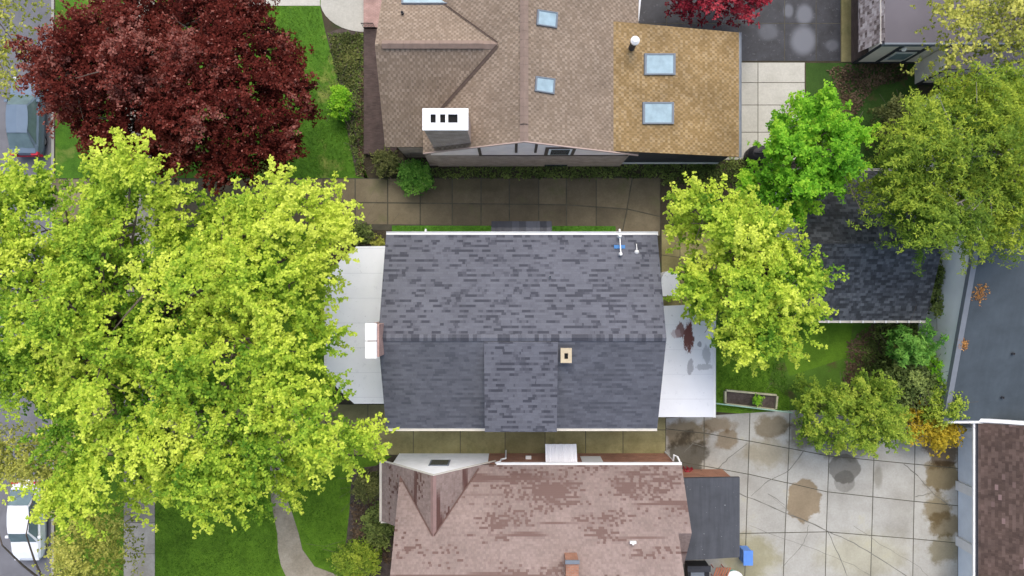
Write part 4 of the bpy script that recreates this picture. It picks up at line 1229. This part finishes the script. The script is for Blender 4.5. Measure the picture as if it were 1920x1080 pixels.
# brick terrace in front (west)
tp = thing('terrace', 'brick terrace with dark and pink pavers in front of the brown house', 'terrace', (X(695), Y(100), 0))
t_ = MB(); t_.prism([W(684, 58), W(745, 58), W(745, 290), W(684, 290)], -0.05, 0.32); t_.build('floor', M['dark_brick'], tp)
t_ = MB(); t_.prism([W(684, -200), W(745, -200), W(745, 55), W(684, 55)], -0.05, 0.36); t_.build('landing', M['pink_brick'], tp)
t_ = MB()
for k in range(9):
    px = 685 + k * 2.6; q = W(px, 57); t_.tube([(q.x, q.y, 0.3), (q.x, q.y, 1.15)], 0.018, 6)
a_, b_ = W(684, 57), W(707, 57); t_.tube([(a_.x, a_.y, 1.15), (b_.x, b_.y, 1.15)], 0.025, 6); t_.tube([(a_.x, a_.y, 0.5), (b_.x, b_.y, 0.5)], 0.02, 6)
t_.build('railing', M['black_plastic'], tp)

# ------------------------------------------------------------------ lower (red) house
hc = thing('house', 'red-brown shingled house with damp patches and a white front gable, bottom centre', 'house', (1.2, -16, 0))
ez, sl = 3.0, 0.74
ye = -9.63
def zc_(y): return ez + sl * (ye - y)
ridge_y = -17.2
lx, rx_ = -6.05, 8.55
rb = MB()
gyv = ye - (5.3 - ez) / sl
rb.slab([(-1.75, ye, ez), (rx_, ye, ez), (rx_, ridge_y, zc_(ridge_y)), (lx, ridge_y, zc_(ridge_y)), (lx, ye - .45, zc_(ye - .45)), (-4.04, gyv + .05, zc_(gyv + .05))], 0.15, 0, 1)
rb.slab([(lx, ridge_y - .0005, zc_(ridge_y)), (rx_, ridge_y - .0005, zc_(ridge_y)), (rx_, 2 * ridge_y - ye, ez), (lx, 2 * ridge_y - ye, ez)], 0.15, 0, 1)
# east projection with its own low ridge
ry = -12.6; rz = zc_(ry)
rb.slab([(rx_ + .0005, ye, ez), (9.23, ye, ez), (9.23, ry, rz), (rx_ + .0005, ry, rz)], 0.15, 0, 1)
rb.slab([(rx_ + .0005, ry - .0005, rz), (9.23, ry - .0005, rz), (9.23, ry - 2.2, rz - 1.63), (rx_ + .0005, ry - 2.2, rz - 1.63)], 0.15, 0, 1)
roofc = rb.build('roof', [M['red_roof'], M['brown_trim']], hc)
# front cross gable
gx0, gx1, gxm, gz = -6.72, -1.15, -4.04, 5.3
gsl = 0.98
def zg_(x): return gz - gsl * abs(x - gxm)
rg = MB()
yg = -9.62
yw = -12.75
rg.slab([(gxm, yg, gz), (gxm, ye - (gz - ez) / sl - .25, gz), (gx1 + 0.25, ye - .3, zg_(gx1 + .25)), (gx1 + 0.25, yg, zg_(gx1 + .25))], 0.14, 0, 1)
xe = -7.24
rg.slab([(gxm - .0005, yg, gz), (xe, yg, zg_(xe)), (xe, -12.95, zg_(xe)), (lx, -12.95, zg_(lx)), (gxm - .0005, ye - (gz - ez) / sl - .25, gz)], 0.14, 0, 1)
rg.build('gable_roof', [M['red_roof'], M['fascia']], hc)
vc = plain('red_cap', (0.30, 0.195, 0.175), 0.8, 0.12, 3)
cp = MB(); yy = yg
while yy > gyv:
    for sg in (-1, 1):
        cp.face([(gxm, yy, gz + .03), (gxm, yy - .3, gz + .02), (gxm + sg * .15, yy - .3, gz - .15), (gxm + sg * .15, yy, gz - .14)][::-sg])
    yy -= .3
cp.build('ridge_cap', vc, roofc)
def cpt(z, sg): return (gxm + sg * (gz - z) / gsl, ye - (z - ez) / sl, z)
for sg, zz in ((1, 3.1), (-1, 3.5)):
    a_, b_ = cpt(5.25, sg), cpt(zz, sg); m_ = MB(); a_, b_ = Vector(a_), Vector(b_); d_ = (b_ - a_).normalized(); q_ = Vector((-d_.y, d_.x, 0)).normalized() * .035
    up = Vector((0, 0, .06)); m_.face([a_ - q_ + up * 1.4, b_ - q_ + up * 1.4, b_ + up, a_ + up]); m_.face([a_ + up, b_ + up, b_ + q_ + up * 1.4, a_ + q_ + up * 1.4]); m_.build('valley_flashing', M['wet_trim'], hc)
gw = MB(); yw0 = -9.69
gp = [(-6.6, -0.1), (-1.34, -0.1), (-1.34, zg_(-1.34) - .15), (gxm, gz - .15), (-6.6, zg_(-6.6) - .15)]
A = [(x, yw0, z) for x, z in gp]; B = [(x, yw0 - .2, z) for x, z in gp]
gw.face(A[::-1]); gw.face(B)
for i in range(len(gp)): gw.face([A[i], A[i - 1], B[i - 1], B[i]])
gw.box(-6.6, -6.4, -12.9, -9.9, -0.1, 2.4)
gw.build('gable_wall', M['white_siding'], hc)
f = MB(); f.box(-4.55, -3.45, yw0 + .001, yw0 + .05, 1.75, 3.0); w_ = f.build('window', M['grey_frame'], hc)
g_ = MB(); g_.box(-4.47, -3.53, yw0 + .051, yw0 + .06, 1.83, 2.92); g_.build('pane', M['dark_glass'], w_)
# white rake boards
rk = MB()
for xe_ in (-1.15 + .25, xe):
    rk.slab([(gxm, yg + .05, gz + .012), (xe_, yg + .05, zg_(xe_) + .012), (xe_, yg + .002, zg_(xe_) + .012), (gxm, yg + .002, gz + .012)], 0.16)
rk.build('rake_board', M['fascia'], hc)
gutter(hc, [(xe - .06, yg, zg_(xe)), (xe - .06, -13.0, zg_(xe)), (lx - 0.05, -13.0, zg_(xe))], w=0.1, mat='fascia')
gutter(hc, [(-0.85, ye + .06, ez), (9.25, ye + .06, ez)], w=0.11, mat='white')
wl = MB()
wl.box(-1.34, 9.0, ye - .25, ye - .05, -0.1, 2.82); wl.box(8.8, 9.0, ye - 5.5, ye - .25, -0.1, 2.82); wl.box(-5.8, -5.6, -24.5, -12.9, -0.1, 2.9)
wl.box(8.1, 8.3, -24.5, -15.1, -0.1, 2.9); wl.box(-5.8, 8.3, -24.6, -24.4, -0.1, 2.9)
for xa in (-5.8, 8.1): gable_fill(wl, xa, xa + .2, [(ye - .3, 2.9), (2 * ridge_y - ye + .3, 2.9), (ridge_y, zc_(ridge_y) - .3)])
gable_fill(wl, 8.8, 9.0, [(ye - .25, 2.82), (ry - 2.0, rz - 1.6), (ry, rz - .18)])
wl.build('wall', M['red_brick'], hc)
# downspouts
d = MB(); q = W(948, 850, 1.2)
d.tube([(-0.9, ye + .1, 2.95), (-0.65, ye + .12, 2.7), (-0.6, ye + .12, 2.2), (-0.35, ye + .12, 2.0), (-0.35, ye + .12, 0.1)], 0.05, 8); d.build('downspout', M['white'], hc)
d = MB()
d.tube([(9.2, ye + .05, 2.9), (9.1, ye + .35, 2.6), (8.95, ye + .4, 2.4), (8.95, ye + .05, 2.2), (8.95, ye + .05, 0.1)], 0.05, 8); d.build('downspout', M['white'], hc)
# white metal awning over the side door
aw = MB(); za = 2.35; xa, xb = X(1023, 2.5), X(1082, 2.5)
yo, yi = Y(833, 2.1), ye - 0.04
npan = 9
for i in range(npan):
    a_ = xa + (xb - xa) * i / npan; b_ = xa + (xb - xa) * (i + 1) / npan; dz = 0.035 * (i % 2)
    aw.slab([(a_, yo, 2.05 + dz), (b_, yo, 2.05 + dz), (b_, yi, 2.75 + dz), (a_, yi, 2.75 + dz)], 0.03)
aw.build('awning', M['white_metal'], hc)
f = MB(); f.box(X(1085), X(1122), ye - .048, ye - .01, 0.9, 2.3); f.build('window', M['white'], hc)
f = MB(); q = W(991, 853, 1.6); f.box(q.x - .16, q.x + .16, ye - .048, ye + .12, 1.3, 1.5); f.build('lamp', M['white'], hc)
# chimney and vent
q = W(1073, 1062, 7.0)
cz = 6.9; cy0, cy1 = Y(1100, cz), Y(1052, cz); cx0, cx1 = X(1061, cz), X(1085, cz)
st = MB(); st.box(cx0, cx1, cy0, cy1, 5.2, cz); cho = st.build('chimney', M['orange_wood'] if False else M['red_brick'], hc)
st = MB(); st.box(cx0 - .04, cx1 + .04, cy1 - .12, cy1 + .06, cz, cz + .1); st.build('chimney_cap', M['grey_frame'], cho)
v = W(1188, 1022, 5.9)
vz = zc_(v.y); m_ = MB(); m_.tube([(v.x, v.y, vz - .1), (v.x, v.y, vz + .35)], 0.05, 8); vv = m_.build('vent_pipe', M['white'], hc)
m_ = MB(); m_.box(v.x - .16, v.x + .16, v.y + .02, v.y + .14, vz + .22, vz + .34); m_.build('cap', M['white'], vv)
# rear low extension with grey flat roof
ex = MB(); zf = 2.6
ex.prism([W(1262, 897, zf), W(1387, 895, zf), W(1387, 1045, zf), W(1262, 1052, zf)], zf - 0.2, zf, 0, 1)
eo = ex.build('extension_roof', [M['grey_flat'], M['dark_trim']], hc)
ew = wall_box(9.0, X(1380, zf), Y(1040, zf), Y(902, zf), 2.38); ew.build('extension_wall', M['red_brick'], hc)
# ------------------------------------------------------------------ timbered outbuilding, top right
hd = thing('house', 'half-timbered building with a dark flat roof in the top right corner', 'house', (24, 16, 0))
wy0 = Y(118); wx0 = X(1597); top = 3.3
wl = MB()
wl.box(wx0, 32, wy0, wy0 + .2, -0.1, top); wl.box(wx0, wx0 + .2, wy0 + .2, 30, -0.1, top)
wl.build('wall', M['cream_stucco'], hd)
lw_ = MB(); lw_.box(wx0 - .05, wx0 - .002, wy0, 30, 0.0, 2.0); lw_.build('brick_face', M['dark_brick'], hd)
rf = MB(); rf.box(wx0 + .1, 32, wy0 - .02, 30, top + .001, top + .22); rfo = rf.build('roof', M['flat_roof'], hd)
fs = MB(); fs.box(wx0 + .1, 32, wy0 - .12, wy0 - .021, top - .1, top + .25); fs.build('fascia', M['grey_frame'], rfo)
ms_ = MB()
ms_.slab([(wx0 - .42, wy0 + .08, 1.75), (wx0 - .42, 30, 1.75), (wx0 + .098, 30, top + .26), (wx0 + .098, wy0 + .08, top + .26)], 0.1, 0, 0)
ms_.build('pent_roof', M['mixed_shingle'], hd)
tm = MB()
for xk in (0.0, 1.25, 2.75, 4.0, 5.2, 6.4):
    tm.box(wx0 + xk, wx0 + xk + .2, wy0 - .05, wy0 - .001, 0.0, top - .1)
tm.box(wx0 + .2, 32, wy0 - .045, wy0 - .0015, 0.0, .2); tm.box(wx0 + 1.46, wx0 + 2.74, wy0 - .045, wy0 - .0015, 2.1, 2.25)
tm.build('timber', M['dark_trim'], hd)
f = MB(); f.box(wx0 + 1.5, wx0 + 2.7, wy0 - .07, wy0 - .002, 0.7, 2.0); w_ = f.build('window', M['white'], hd)
g_ = MB(); g_.box(wx0 + 1.62, wx0 + 2.58, wy0 - .085, wy0 - .0705, 0.85, 1.85); g_.build('pane', M['sky_glass'], w_)
lp = MB(); q = W(1698, 84, 3.2); lp.lathe(q.x, wy0 - .22, [(.1, 2.95), (.13, 3.05), (.06, 3.2)], 10); lp.build('lamp', M['white'], hd)
# projecting bay
by0 = Y(158); bx0 = X(1715)
bw = MB(); bw.box(bx0, 31, by0, by0 + .2, -.1, 3.2); bw.box(bx0, bx0 + .2, by0 + .2, wy0 - .05, -.1, 3.2); bo = bw.build('bay', M['cream_stucco'], hd)
tm = MB()
for xk in (0, .95, 1.9, 2.9): tm.box(bx0 + xk, bx0 + xk + .16, by0 - .05, by0 - .001, 0, 3.1)
tm.box(bx0 + .161, 31, by0 - .045, by0 - .0015, 0.0, .35); tm.build('timber', M['dark_trim'], bo)
rf = MB(); rf.box(bx0 - .1, 31, by0 - .15, wy0 - .13, 3.2, 3.38); rf.build('bay_roof', M['flat_roof'], bo)

# ------------------------------------------------------------------ dark garage, right
hg = thing('garage', 'dark shingled gable garage half hidden under trees at right', 'garage', (19, 1.5, 0))
z0_, z1_ = 2.6, 4.2
gx0, gx1 = X(1478, z0_), X(1736, z0_); gya, gyb = Y(320, z0_), Y(601, z0_); gym = (gya + gyb) / 2
rb = MB()
rb.slab([(gx0, gya, z0_), (gx1, gya, z0_), (gx1, gym, z1_), (gx0, gym, z1_)], .14, 0, 1)
rb.slab([(gx0, gyb, z0_), (gx1, gyb, z0_), (gx1, gym - .0005, z1_), (gx0, gym - .0005, z1_)], .14, 0, 1)
go = rb.build('roof', [M['black_roof'], M['fascia']], hg)
wl = wall_box(gx0 + .25, gx1 - .25, gyb + .3, gya - .3, 2.5)
for xa in (gx0 + .25, gx1 - .45): gable_fill(wl, xa, xa + .2, [(gyb + .3, 2.5), (gya - .3, 2.5), (gym, z1_ - .25)])
wl.build('wall', M['white_siding'], hg)
gutter(hg, [(gx0, gyb - .06, z0_), (gx1, gyb - .06, z0_)], w=.09, mat='fascia'); gutter(hg, [(gx0, gya + .06, z0_), (gx1, gya + .06, z0_)], w=.09, mat='fascia')
for k in range(12):
    hk = MB()
    xx = gx0 + (gx1 - gx0) * (k + .5) / 12; hk.box(xx - .04, xx + .04, gyb - .13, gyb, z0_ + .002, z0_ + .03); hk.build('gutter_hanger', M['white'], hg)
cp = MB(); xx = gx0
while xx < gx1 - .05:
    xe_ = min(xx + .3, gx1)
    for sg in (-1, 1): cp.face([(xx, gym, z1_ + .028), (xx, gym + sg * .15, z1_ - .03), (xe_, gym + sg * .15, z1_ - .04), (xe_, gym, z1_ + .018)][::sg])
    xx = xe_
cp.build('ridge_cap', M['black_roof'], go)

M['felt_roof'] = speckled('slate_grey_felt', (0.064, 0.080, 0.092), (0.07, 0.082, 0.092), 0.3)
# ------------------------------------------------------------------ slate garage far right
hs = thing('garage', 'slate grey gable garage with a pale stucco end wall at the right edge', 'garage', (28, -3, 0))
rz_, ez_ = 5.2, 2.6
ryy = Y(470, rz_); eyy = Y(789, ez_); sx0 = 23.7
rb = MB()
rb.slab([(sx0, ryy, rz_), (36, ryy, rz_), (36, eyy, ez_), (sx0, eyy, ez_)], .16, 0, 1)
rb.slab([(sx0, ryy + .0005, rz_), (36, ryy + .0005, rz_), (36, 2 * ryy - eyy, ez_), (sx0, 2 * ryy - eyy, ez_)], .16, 0, 1)
ro = rb.build('roof', [M['felt_roof'], M['grey_frame']], hs)
bd = MB()
bd.slab([(sx0 - .02, ryy, rz_ + .05), (sx0 + .26, ryy, rz_ + .05), (sx0 + .26, eyy, ez_ + .05), (sx0 - .02, eyy, ez_ + .05)], .3)
bd.slab([(sx0 - .02, ryy + .001, rz_ + .05), (sx0 + .26, ryy + .001, rz_ + .05), (sx0 + .26, 2 * ryy - eyy, ez_ + .05), (sx0 - .02, 2 * ryy - eyy, ez_ + .05)], .3)
bd.build('verge', plain('blue_grey_verge', (0.19, 0.205, 0.225), 0.6, 0.08), ro)
wl = MB(); yS, yN = eyy + .3, 2 * ryy - eyy - .3
wl.box(sx0 + .06, sx0 + .26, yS, yN, -.1, 2.45); gable_fill(wl, sx0 + .06, sx0 + .26, [(yS, 2.451), (yN, 2.451), (ryy, rz_ - .25)])
wl.box(sx0 + .26, 35.8, yS, yS + .2, -.1, 2.45); wl.box(sx0 + .26, 35.8, yN - .2, yN, -.1, 2.45)
wl.build('wall', M['stucco'], hs)
gutter(hs, [(sx0, eyy - .07, ez_), (36, eyy - .07, ez_)], w=.1)
for (px, py) in ((1898, 663), (1878, 745)):
    z = 3.2; 
    for _ in range(8): q = W(px, py, z); z = rz_ - (rz_ - ez_) * (ryy - q.y) / (ryy - eyy)
    pipe_vent(hs, (q.x, q.y, z), .07, .15, M['dark_trim'])


def litter(label, px, py, n, sp, seed):
    g = np.random.default_rng(seed)
    z = 4.0
    for _ in range(10):
        q = W(px, py, z); z = rz_ - (rz_ - ez_) * (ryy - q.y) / (ryy - eyy)
    xy = g.normal(0, 1, (n, 2)) * np.array(sp) + np.array([q.x, q.y])
    zz = rz_ - (rz_ - ez_) * (ryy - xy[:, 1]) / (ryy - eyy) + .02
    o = leaves_mesh('fallen_leaves', np.concatenate([xy, zz[:, None]], 1), g.normal(.5, .15, n), g, 3, .1, .07, LM['litter'], None, 0.1)
    tag(o, label, 'leaf pile', kind='stuff')


litter('scattered orange leaves on the slate roof, upper pile', 1836, 552, 90, (.2, .28), 81)
litter('small round heap of orange leaves on the slate roof verge', 1806, 645, 60, (.13, .13), 82)
# white fence panel beside the amber bush
fp = thing('wall', 'low white-capped wall behind the amber bush', 'wall', (X(1745), Y(793), 0))
a_ = MB(); a_.box(X(1690), X(1795), Y(800), Y(795), -.05, 1.2); a_.build('panel', M['stucco'], fp)
a_ = MB(); a_.box(X(1689), X(1796), Y(801), Y(794), 1.2, 1.28); a_.build('coping', M['chalk'], fp)

# ------------------------------------------------------------------ white garage, lower right
hw = thing('garage', 'white garage with a maroon shingled roof in the bottom right corner', 'garage', (30, -13, 0))
gzw = 2.4; xw = X(1797)
yt = Y(796, gzw); yb3 = -24.0
wl = MB(); wl.box(xw, xw + .2, yb3, yt - .2, -.1, gzw); wl.box(xw, 36, yt - .2, yt, -.1, gzw); wl.build('wall', M['white_siding'], hw)
dr = [(-8.6, -11.25), (-11.85, -14.5), (-15.1, -17.8)]
for a_, b_ in dr:
    m_ = MB(); m_.box(xw - .03, xw - .001, b_, a_, 0.02, 2.1); m_.build('garage_door', M['blue_siding'], hw)
for y_ in (-11.55, -14.8):
    m_ = MB(); m_.box(xw - .18, xw - .0015, y_ - .26, y_ + .26, -.02, 2.35); m_.build('pier', M['white'], hw)
    m_ = MB()
rb = MB(); xe2 = X(1834, 2.5); rxx = 31.5; rzz = 5.2
rb.slab([(xe2, yt + .12, 2.5), (xe2, yb3, 2.5), (rxx, yb3, rzz), (rxx, yt + .12, rzz)], .16, 0, 1)
rb.slab([(rxx + .0005, yt + .12, rzz), (rxx + .0005, yb3, rzz), (38, yb3, 2.5), (38, yt + .12, 2.5)], .16, 0, 1)
rb.build('roof', [M['maroon_roof'], M['white']], hw)
gutter(hw, [(xe2 - .07, yt + .12, 2.5), (xe2 - .07, yb3, 2.5)], w=.1, mat='dark_trim')
m_ = MB(); m_.box(xe2 - .24, xe2 - .125, yb3, yt + .1, 2.34, 2.47); m_.build('fascia', M['white'], hw)
rk = MB(); rk.slab([(xe2, yt + .18, 2.56), (rxx, yt + .18, rzz + .06), (rxx, yt + .37, rzz + .06), (xe2 - .9, yt + .37, 2.2), (xe2 - .9, yt + .18, 2.2)], .2); rk.build('rake_board', M['white'], hw)

# ------------------------------------------------------------------ cars
def car(name, label, px, py, paint, flip=False, group='cars parked along the kerb'):
    """nose towards +y; origin at the middle"""
    c = W(px, py); zg = -0.14
    root = thing(name, label, 'car', (c.x, c.y, zg), group)
    def sec(y, hw, zb, zt, crown=0.04):      # one closed cross-section
        return [(-hw * .92, y, zb), (-hw, y, zb + .25), (-hw * .97, y, zt - .12), (-hw * .86, y, zt), (0, y, zt + crown), (hw * .86, y, zt), (hw * .97, y, zt - .12), (hw, y, zb + .25), (hw * .92, y, zb)]
    b = MB()
    st = [(-2.28, .70, .32, .72), (-2.2, .80, .24, .90), (-1.8, .87, .2, .98), (-1.0, .90, .2, .98), (0.3, .90, .2, .95), (1.0, .90, .2, .92), (1.7, .87, .2, .84), (2.1, .78, .22, .72), (2.28, .62, .3, .58)]
    off = Vector((c.x, c.y, zg))
    S = [[Vector(p) + off for p in sec(*s)] for s in st]
    for i in range(len(S) - 1):
        for k in range(9):
            k2 = (k + 1) % 9; b.face([S[i][k], S[i + 1][k], S[i + 1][k2], S[i][k2]])
    b.face(S[0]); b.face(S[-1][::-1])
    # roof panel and pillars: greenhouse as frame + glass
    base = [(-1.95, .74), (-1.35, .80), (0.35, .80), (1.12, .76)]
    zt = 1.44
    rp = [(-1.15, .58), (-.6, .63), (0.0, .63), (0.45, .58)]
    for i in range(3):
        (ya, wa), (yb_, wb) = rp[i], rp[i + 1]
        for s in (-1, 1):
            q = [Vector((0, ya, zt + .03)), Vector((s * wa, ya, zt)), Vector((s * wb, yb_, zt)), Vector((0, yb_, zt + .03))]
            b.face([p + off for p in (q if s < 0 else q[::-1])])
    for s in (-1, 1):                         # A and C pillars
        for (y0_, w0), (y1_, w1), dy in (((1.12, .76), (.45, .58), -.10), ((-1.95, .74), (-1.15, .58), .14)):
            q = [Vector((s * w0, y0_, .93)), Vector((s * w1, y1_, zt)), Vector((s * (w1 + .02), y1_ + dy, zt)), Vector((s * (w0 + .04), y0_ + dy * 1.6, .93))]
            b.face([p + off for p in q])
    b.build('body', paint, root, smooth=False, weld=True)
    def pane(nm, q, m=M['car_glass']):
        g_ = MB(); g_.face([Vector(p) + off for p in q]); return g_.build(nm, m, root)
    pane('windscreen', [(-.75, 1.10, .935), (.75, 1.10, .935), (.57, .46, zt - .015), (-.57, .46, zt - .015)])
    pane('rear_window', [(.73, -1.93, .985), (-.73, -1.93, .985), (-.57, -1.16, zt - .015), (.57, -1.16, zt - .015)])
    for s in (-1, 1):
        q = [(s * .81, .95, .93), (s * .60, .36, zt - .01), (s * .62, -1.0, zt - .01), (s * .79, -1.7, .95)]
        pane('side_window', q if s > 0 else q[::-1])
        m_ = MB(); m_.box(c.x + s * .93 - .09, c.x + s * .93 + .09, c.y + .72, c.y + .86, zg + .9, zg + 1.03); m_.build('mirror', paint, root)
        m_ = MB(); m_.box(c.x + s * .60 - .2, c.x + s * .60 + .2, c.y - 2.31, c.y - 2.12, zg + .66, zg + .86); m_.build('tail_light', M['red_lens'], root)
        m_ = MB(); m_.box(c.x + s * .55 - .15, c.x + s * .55 + .15, c.y + 2.05, c.y + 2.24, zg + .58, zg + .70); m_.build('headlight', M['clear_lens'], root)
        for y_ in (-1.4, 1.4):
            m_ = MB()
            xa, xb = c.x + s * .62, c.x + s * .82
            m_.tube([(xa, c.y + y_, zg + .32), (xb, c.y + y_, zg + .32)], .32, 16); wh = m_.build('wheel', M['tyre'], root)
            m_ = MB(); m_.tube([(xb, c.y + y_, zg + .32), (xb + s * .012, c.y + y_, zg + .32)], .2, 12); m_.build('rim', M['alloy'], wh)
    m_ = MB(); m_.box(c.x - .8, c.x + .8, c.y - 2.34, c.y - 2.2, zg + .36, zg + .55); m_.build('bumper', M['red_lens'] if paint == M['silver_paint'] else paint, root)
    if flip: root.rotation_euler = (0, 0, math.pi)
    return root


car('parked_car', 'silver-blue car with red tail lights, half under the maroon tree', 60, 221, M['silver_paint'])
car('parked_car', 'white car half under the thin budding street tree', 62, 972, M['white_car'], True)

# ------------------------------------------------------------------ small things
def soft_box(name, label, cat, parts, loc): 
    root = thing(name, label, cat, loc)
    for nm, mb_, m_ in parts: mb_.build(nm, m_, root)
    return root


p = W(1414, 293)
a_ = MB(); a_.lathe(p.x, p.y, [(.62, .0), (.66, .5), (.62, .85), (.42, 1.05), (.15, 1.12)], 20, sx=1.0, sy=.8)
b_ = MB(); b_.tube([(p.x - .35, p.y, 1.1), (p.x - .3, p.y, 1.18), (p.x + .3, p.y, 1.18), (p.x + .35, p.y, 1.1)], .03, 8)
soft_box('covered_grill', 'black covered grill on the pale concrete pad', 'grill', [('cover', a_, M['black_plastic']), ('handle', b_, M['dark_trim'])], (p.x, p.y, 0))
# white round-topped tank behind the house
p = W(1247, 535)
a_ = MB(); pts = []
for k in range(11):
    t = math.pi * k / 10; pts.append((p.x + .48 * math.cos(t), p.y + .35 + .45 * math.sin(t)))
a_.prism([(p.x - .48, p.y - .6), (p.x + .48, p.y - .6)] + pts, .0, 1.25)
b_ = MB(); b_.prism([(p.x - .5, p.y - .62), (p.x + .5, p.y - .62)] + [(x * 1.0, y + .02) for x, y in pts], 1.25, 1.32)
soft_box('storage_bin', 'white round-ended storage bin behind the charcoal house', 'bin', [('body', a_, M['white']), ('lid', b_, M['west_membrane'])], (p.x, p.y, 0))
# blue bin
p = W(1391, 1034)
a_ = MB(); a_.box(p.x - .2, p.x + .26, p.y - .38, p.y + .38, .12, .98); b_ = MB(); b_.box(p.x - .24, p.x + .3, p.y - .42, p.y + .42, .98, 1.05)
r_ = soft_box('recycling_bin', 'blue wheeled bin beside the grey flat roof', 'bin', [('body', a_, M['blue_plastic']), ('lid', b_, M['blue_plastic'])], (p.x, p.y, 0))
for s in (-1, 1):
    m_ = MB(); m_.tube([(p.x - .1, p.y + s * .3, .12), (p.x - .1, p.y + s * .36, .12)], .12, 12); m_.build('wheel', M['tyre'], r_)
# black cart, red rack and teal tub at the bottom edge
x0_, x1_ = X(1283), X(1322); y0_, y1_ = Y(1092), Y(1050)
a_ = MB(); a_.box(x0_, x1_, y0_, y1_, .1, .9); b_ = MB(); b_.box(x0_ + .15, x1_ - .3, y0_ + .1, y1_ - .35, .901, .95)
c_ = MB(); c_.box(x0_ - .05, x1_ + .05, y1_ - .3, y1_ + .03, .9, 1.02)
soft_box('storage_chest', 'black storage chest with a grey lid panel behind the red-roofed house', 'chest', [('body', a_, M['black_plastic']), ('lid', b_, M['grey_frame']), ('handle', c_, M['dark_trim'])], (x0_ + .6, y0_ + .5, 0))
rk_ = thing('folding_rack', 'orange-red slatted folding chair at the bottom edge', 'chair', (X(1343), Y(1066), 0))
a_ = MB()
for k in range(6):
    xa = X(1332) + k * .15; a_.slab([(xa, Y(1078), .45), (xa + .09, Y(1078), .45), (xa + .24, Y(1055), .75), (xa + .15, Y(1055), .75)], .03)
a_.build('slats', M['orange_wood'], rk_)
for xk in (1333, 1352):
    for yk in (1058, 1076):
        a_ = MB(); q = W(xk, yk); a_.tube([(q.x, q.y, 0), (q.x, q.y, .5)], .025, 6); a_.build('leg', M['red_paint'], rk_)
p = W(1373, 1080)
a_ = MB(); a_.lathe(p.x, p.y, [(.38, .02), (.44, .4)], 18, sx=1.1); b_ = MB(); b_.lathe(p.x, p.y, [(.46, .36), (.47, .42), (.44, .43)], 18, sx=1.1)
soft_box('tub', 'pale teal tub at the bottom edge of the patio', 'tub', [('body', a_, M['teal']), ('rim', b_, M['white'])], (p.x, p.y, 0))
# raised bed and green rail
rbx = thing('raised_bed', 'weathered wooden raised bed frame on the back lawn', 'planter', (X(1406), Y(748), 0))
cs = [W(1358, 731), W(1455, 740), W(1452, 767), W(1358, 756)]
for i in range(4):
    a_, b_ = cs[i - 1], cs[i]; d = (b_ - a_).normalized(); s = Vector((-d.y, d.x, 0)) * .05
    m_ = MB(); m_.prism([a_ + s + d * .05, b_ + s - d * .05, b_ - s - d * .05, a_ - s + d * .05], 0, .28); m_.build('board', M['old_wood'], rbx)
m_ = MB(); cen = sum(cs, Vector()) / 4; m_.prism([cen + (c_ - cen) * .96 for c_ in cs], 0, .12); m_.build('soil_fill', M['mulch'], rbx)
shrub('plant', 'small yellow-green plant in the raised bed', 1422, 751, 9, 6, .5, LM['spring'], 60, .1, .06, seed=91, zbase=.12, cat='plant')
fr = thing('fence_rail', 'low pale green metal rail along the back lawn edge', 'fence', (X(1410), Y(763), 0))
m_ = MB(); a_, b_ = W(1339, 754), W(1480, 771); m_.tube([(a_.x, a_.y, .5), (b_.x, b_.y, .5)], .04, 8); m_.build('rail', M['green_metal'], fr)
for k in range(5):
    q = a_.lerp(b_, k / 4); m_ = MB(); m_.tube([(q.x, q.y, 0), (q.x, q.y, .5)], .025, 6); m_.build('post', M['green_metal'], fr)
p = W(1735, 676)
a_ = MB(); a_.lathe(p.x, p.y, [(.16, 0.02), (.25, .42), (.28, .43), (.28, .5), (.23, .5), (.21, .42)], 16)
soft_box('flower_pot', 'terracotta flower pot by the pale garage wall', 'pot', [('pot', a_, M['terracotta'])], (p.x, p.y, 0))

# ------------------------------------------------------------------ camera, light, world
sc = bpy.context.scene
cam = bpy.data.cameras.new('camera'); co = bpy.data.objects.new('camera', cam); C.objects.link(co)
co.location = (0, 0, H); cam.sensor_width = 36; cam.lens = 36 * F / 1920; cam.clip_end = 1000
sc.camera = co
EL, AZ = 58, 8               # sun: high, from the top of the picture, slightly right
w = bpy.data.worlds.new('World'); sc.world = w; w.use_nodes = True
nt = w.node_tree; bg = nt.nodes['Background']
sky = nt.nodes.new('ShaderNodeTexSky'); sky.sky_type = 'NISHITA'; sky.sun_disc = False
sky.sun_elevation = R(EL); sky.sun_rotation = R(AZ); sky.air_density = 1.0; sky.dust_density = 4.0; sky.ozone_density = 1.0
hs_ = nt.nodes.new('ShaderNodeHueSaturation'); hs_.inputs['Saturation'].default_value = 0.85   # cloud cover: a paler sky
nt.links.new(sky.outputs[0], hs_.inputs['Color']); nt.links.new(hs_.outputs[0], bg.inputs[0]); bg.inputs[1].default_value = 0.15
sl_ = bpy.data.lights.new('sun', 'SUN'); so_ = bpy.data.objects.new('sun', sl_); C.objects.link(so_)
sl_.energy = 0.6; sl_.angle = R(50); sl_.color = (1.0, 0.985, 0.965)
dirv = Vector((math.sin(R(AZ)) * math.cos(R(EL)), math.cos(R(AZ)) * math.cos(R(EL)), math.sin(R(EL))))
so_.rotation_euler = (-dirv).to_track_quat('-Z', 'Y').to_euler(); so_.location = (0, 0, 60)
sc.view_settings.view_transform = 'Standard'; sc.view_settings.look = 'None'; sc.view_settings.gamma = 1
sc.view_settings.exposure = 0.85
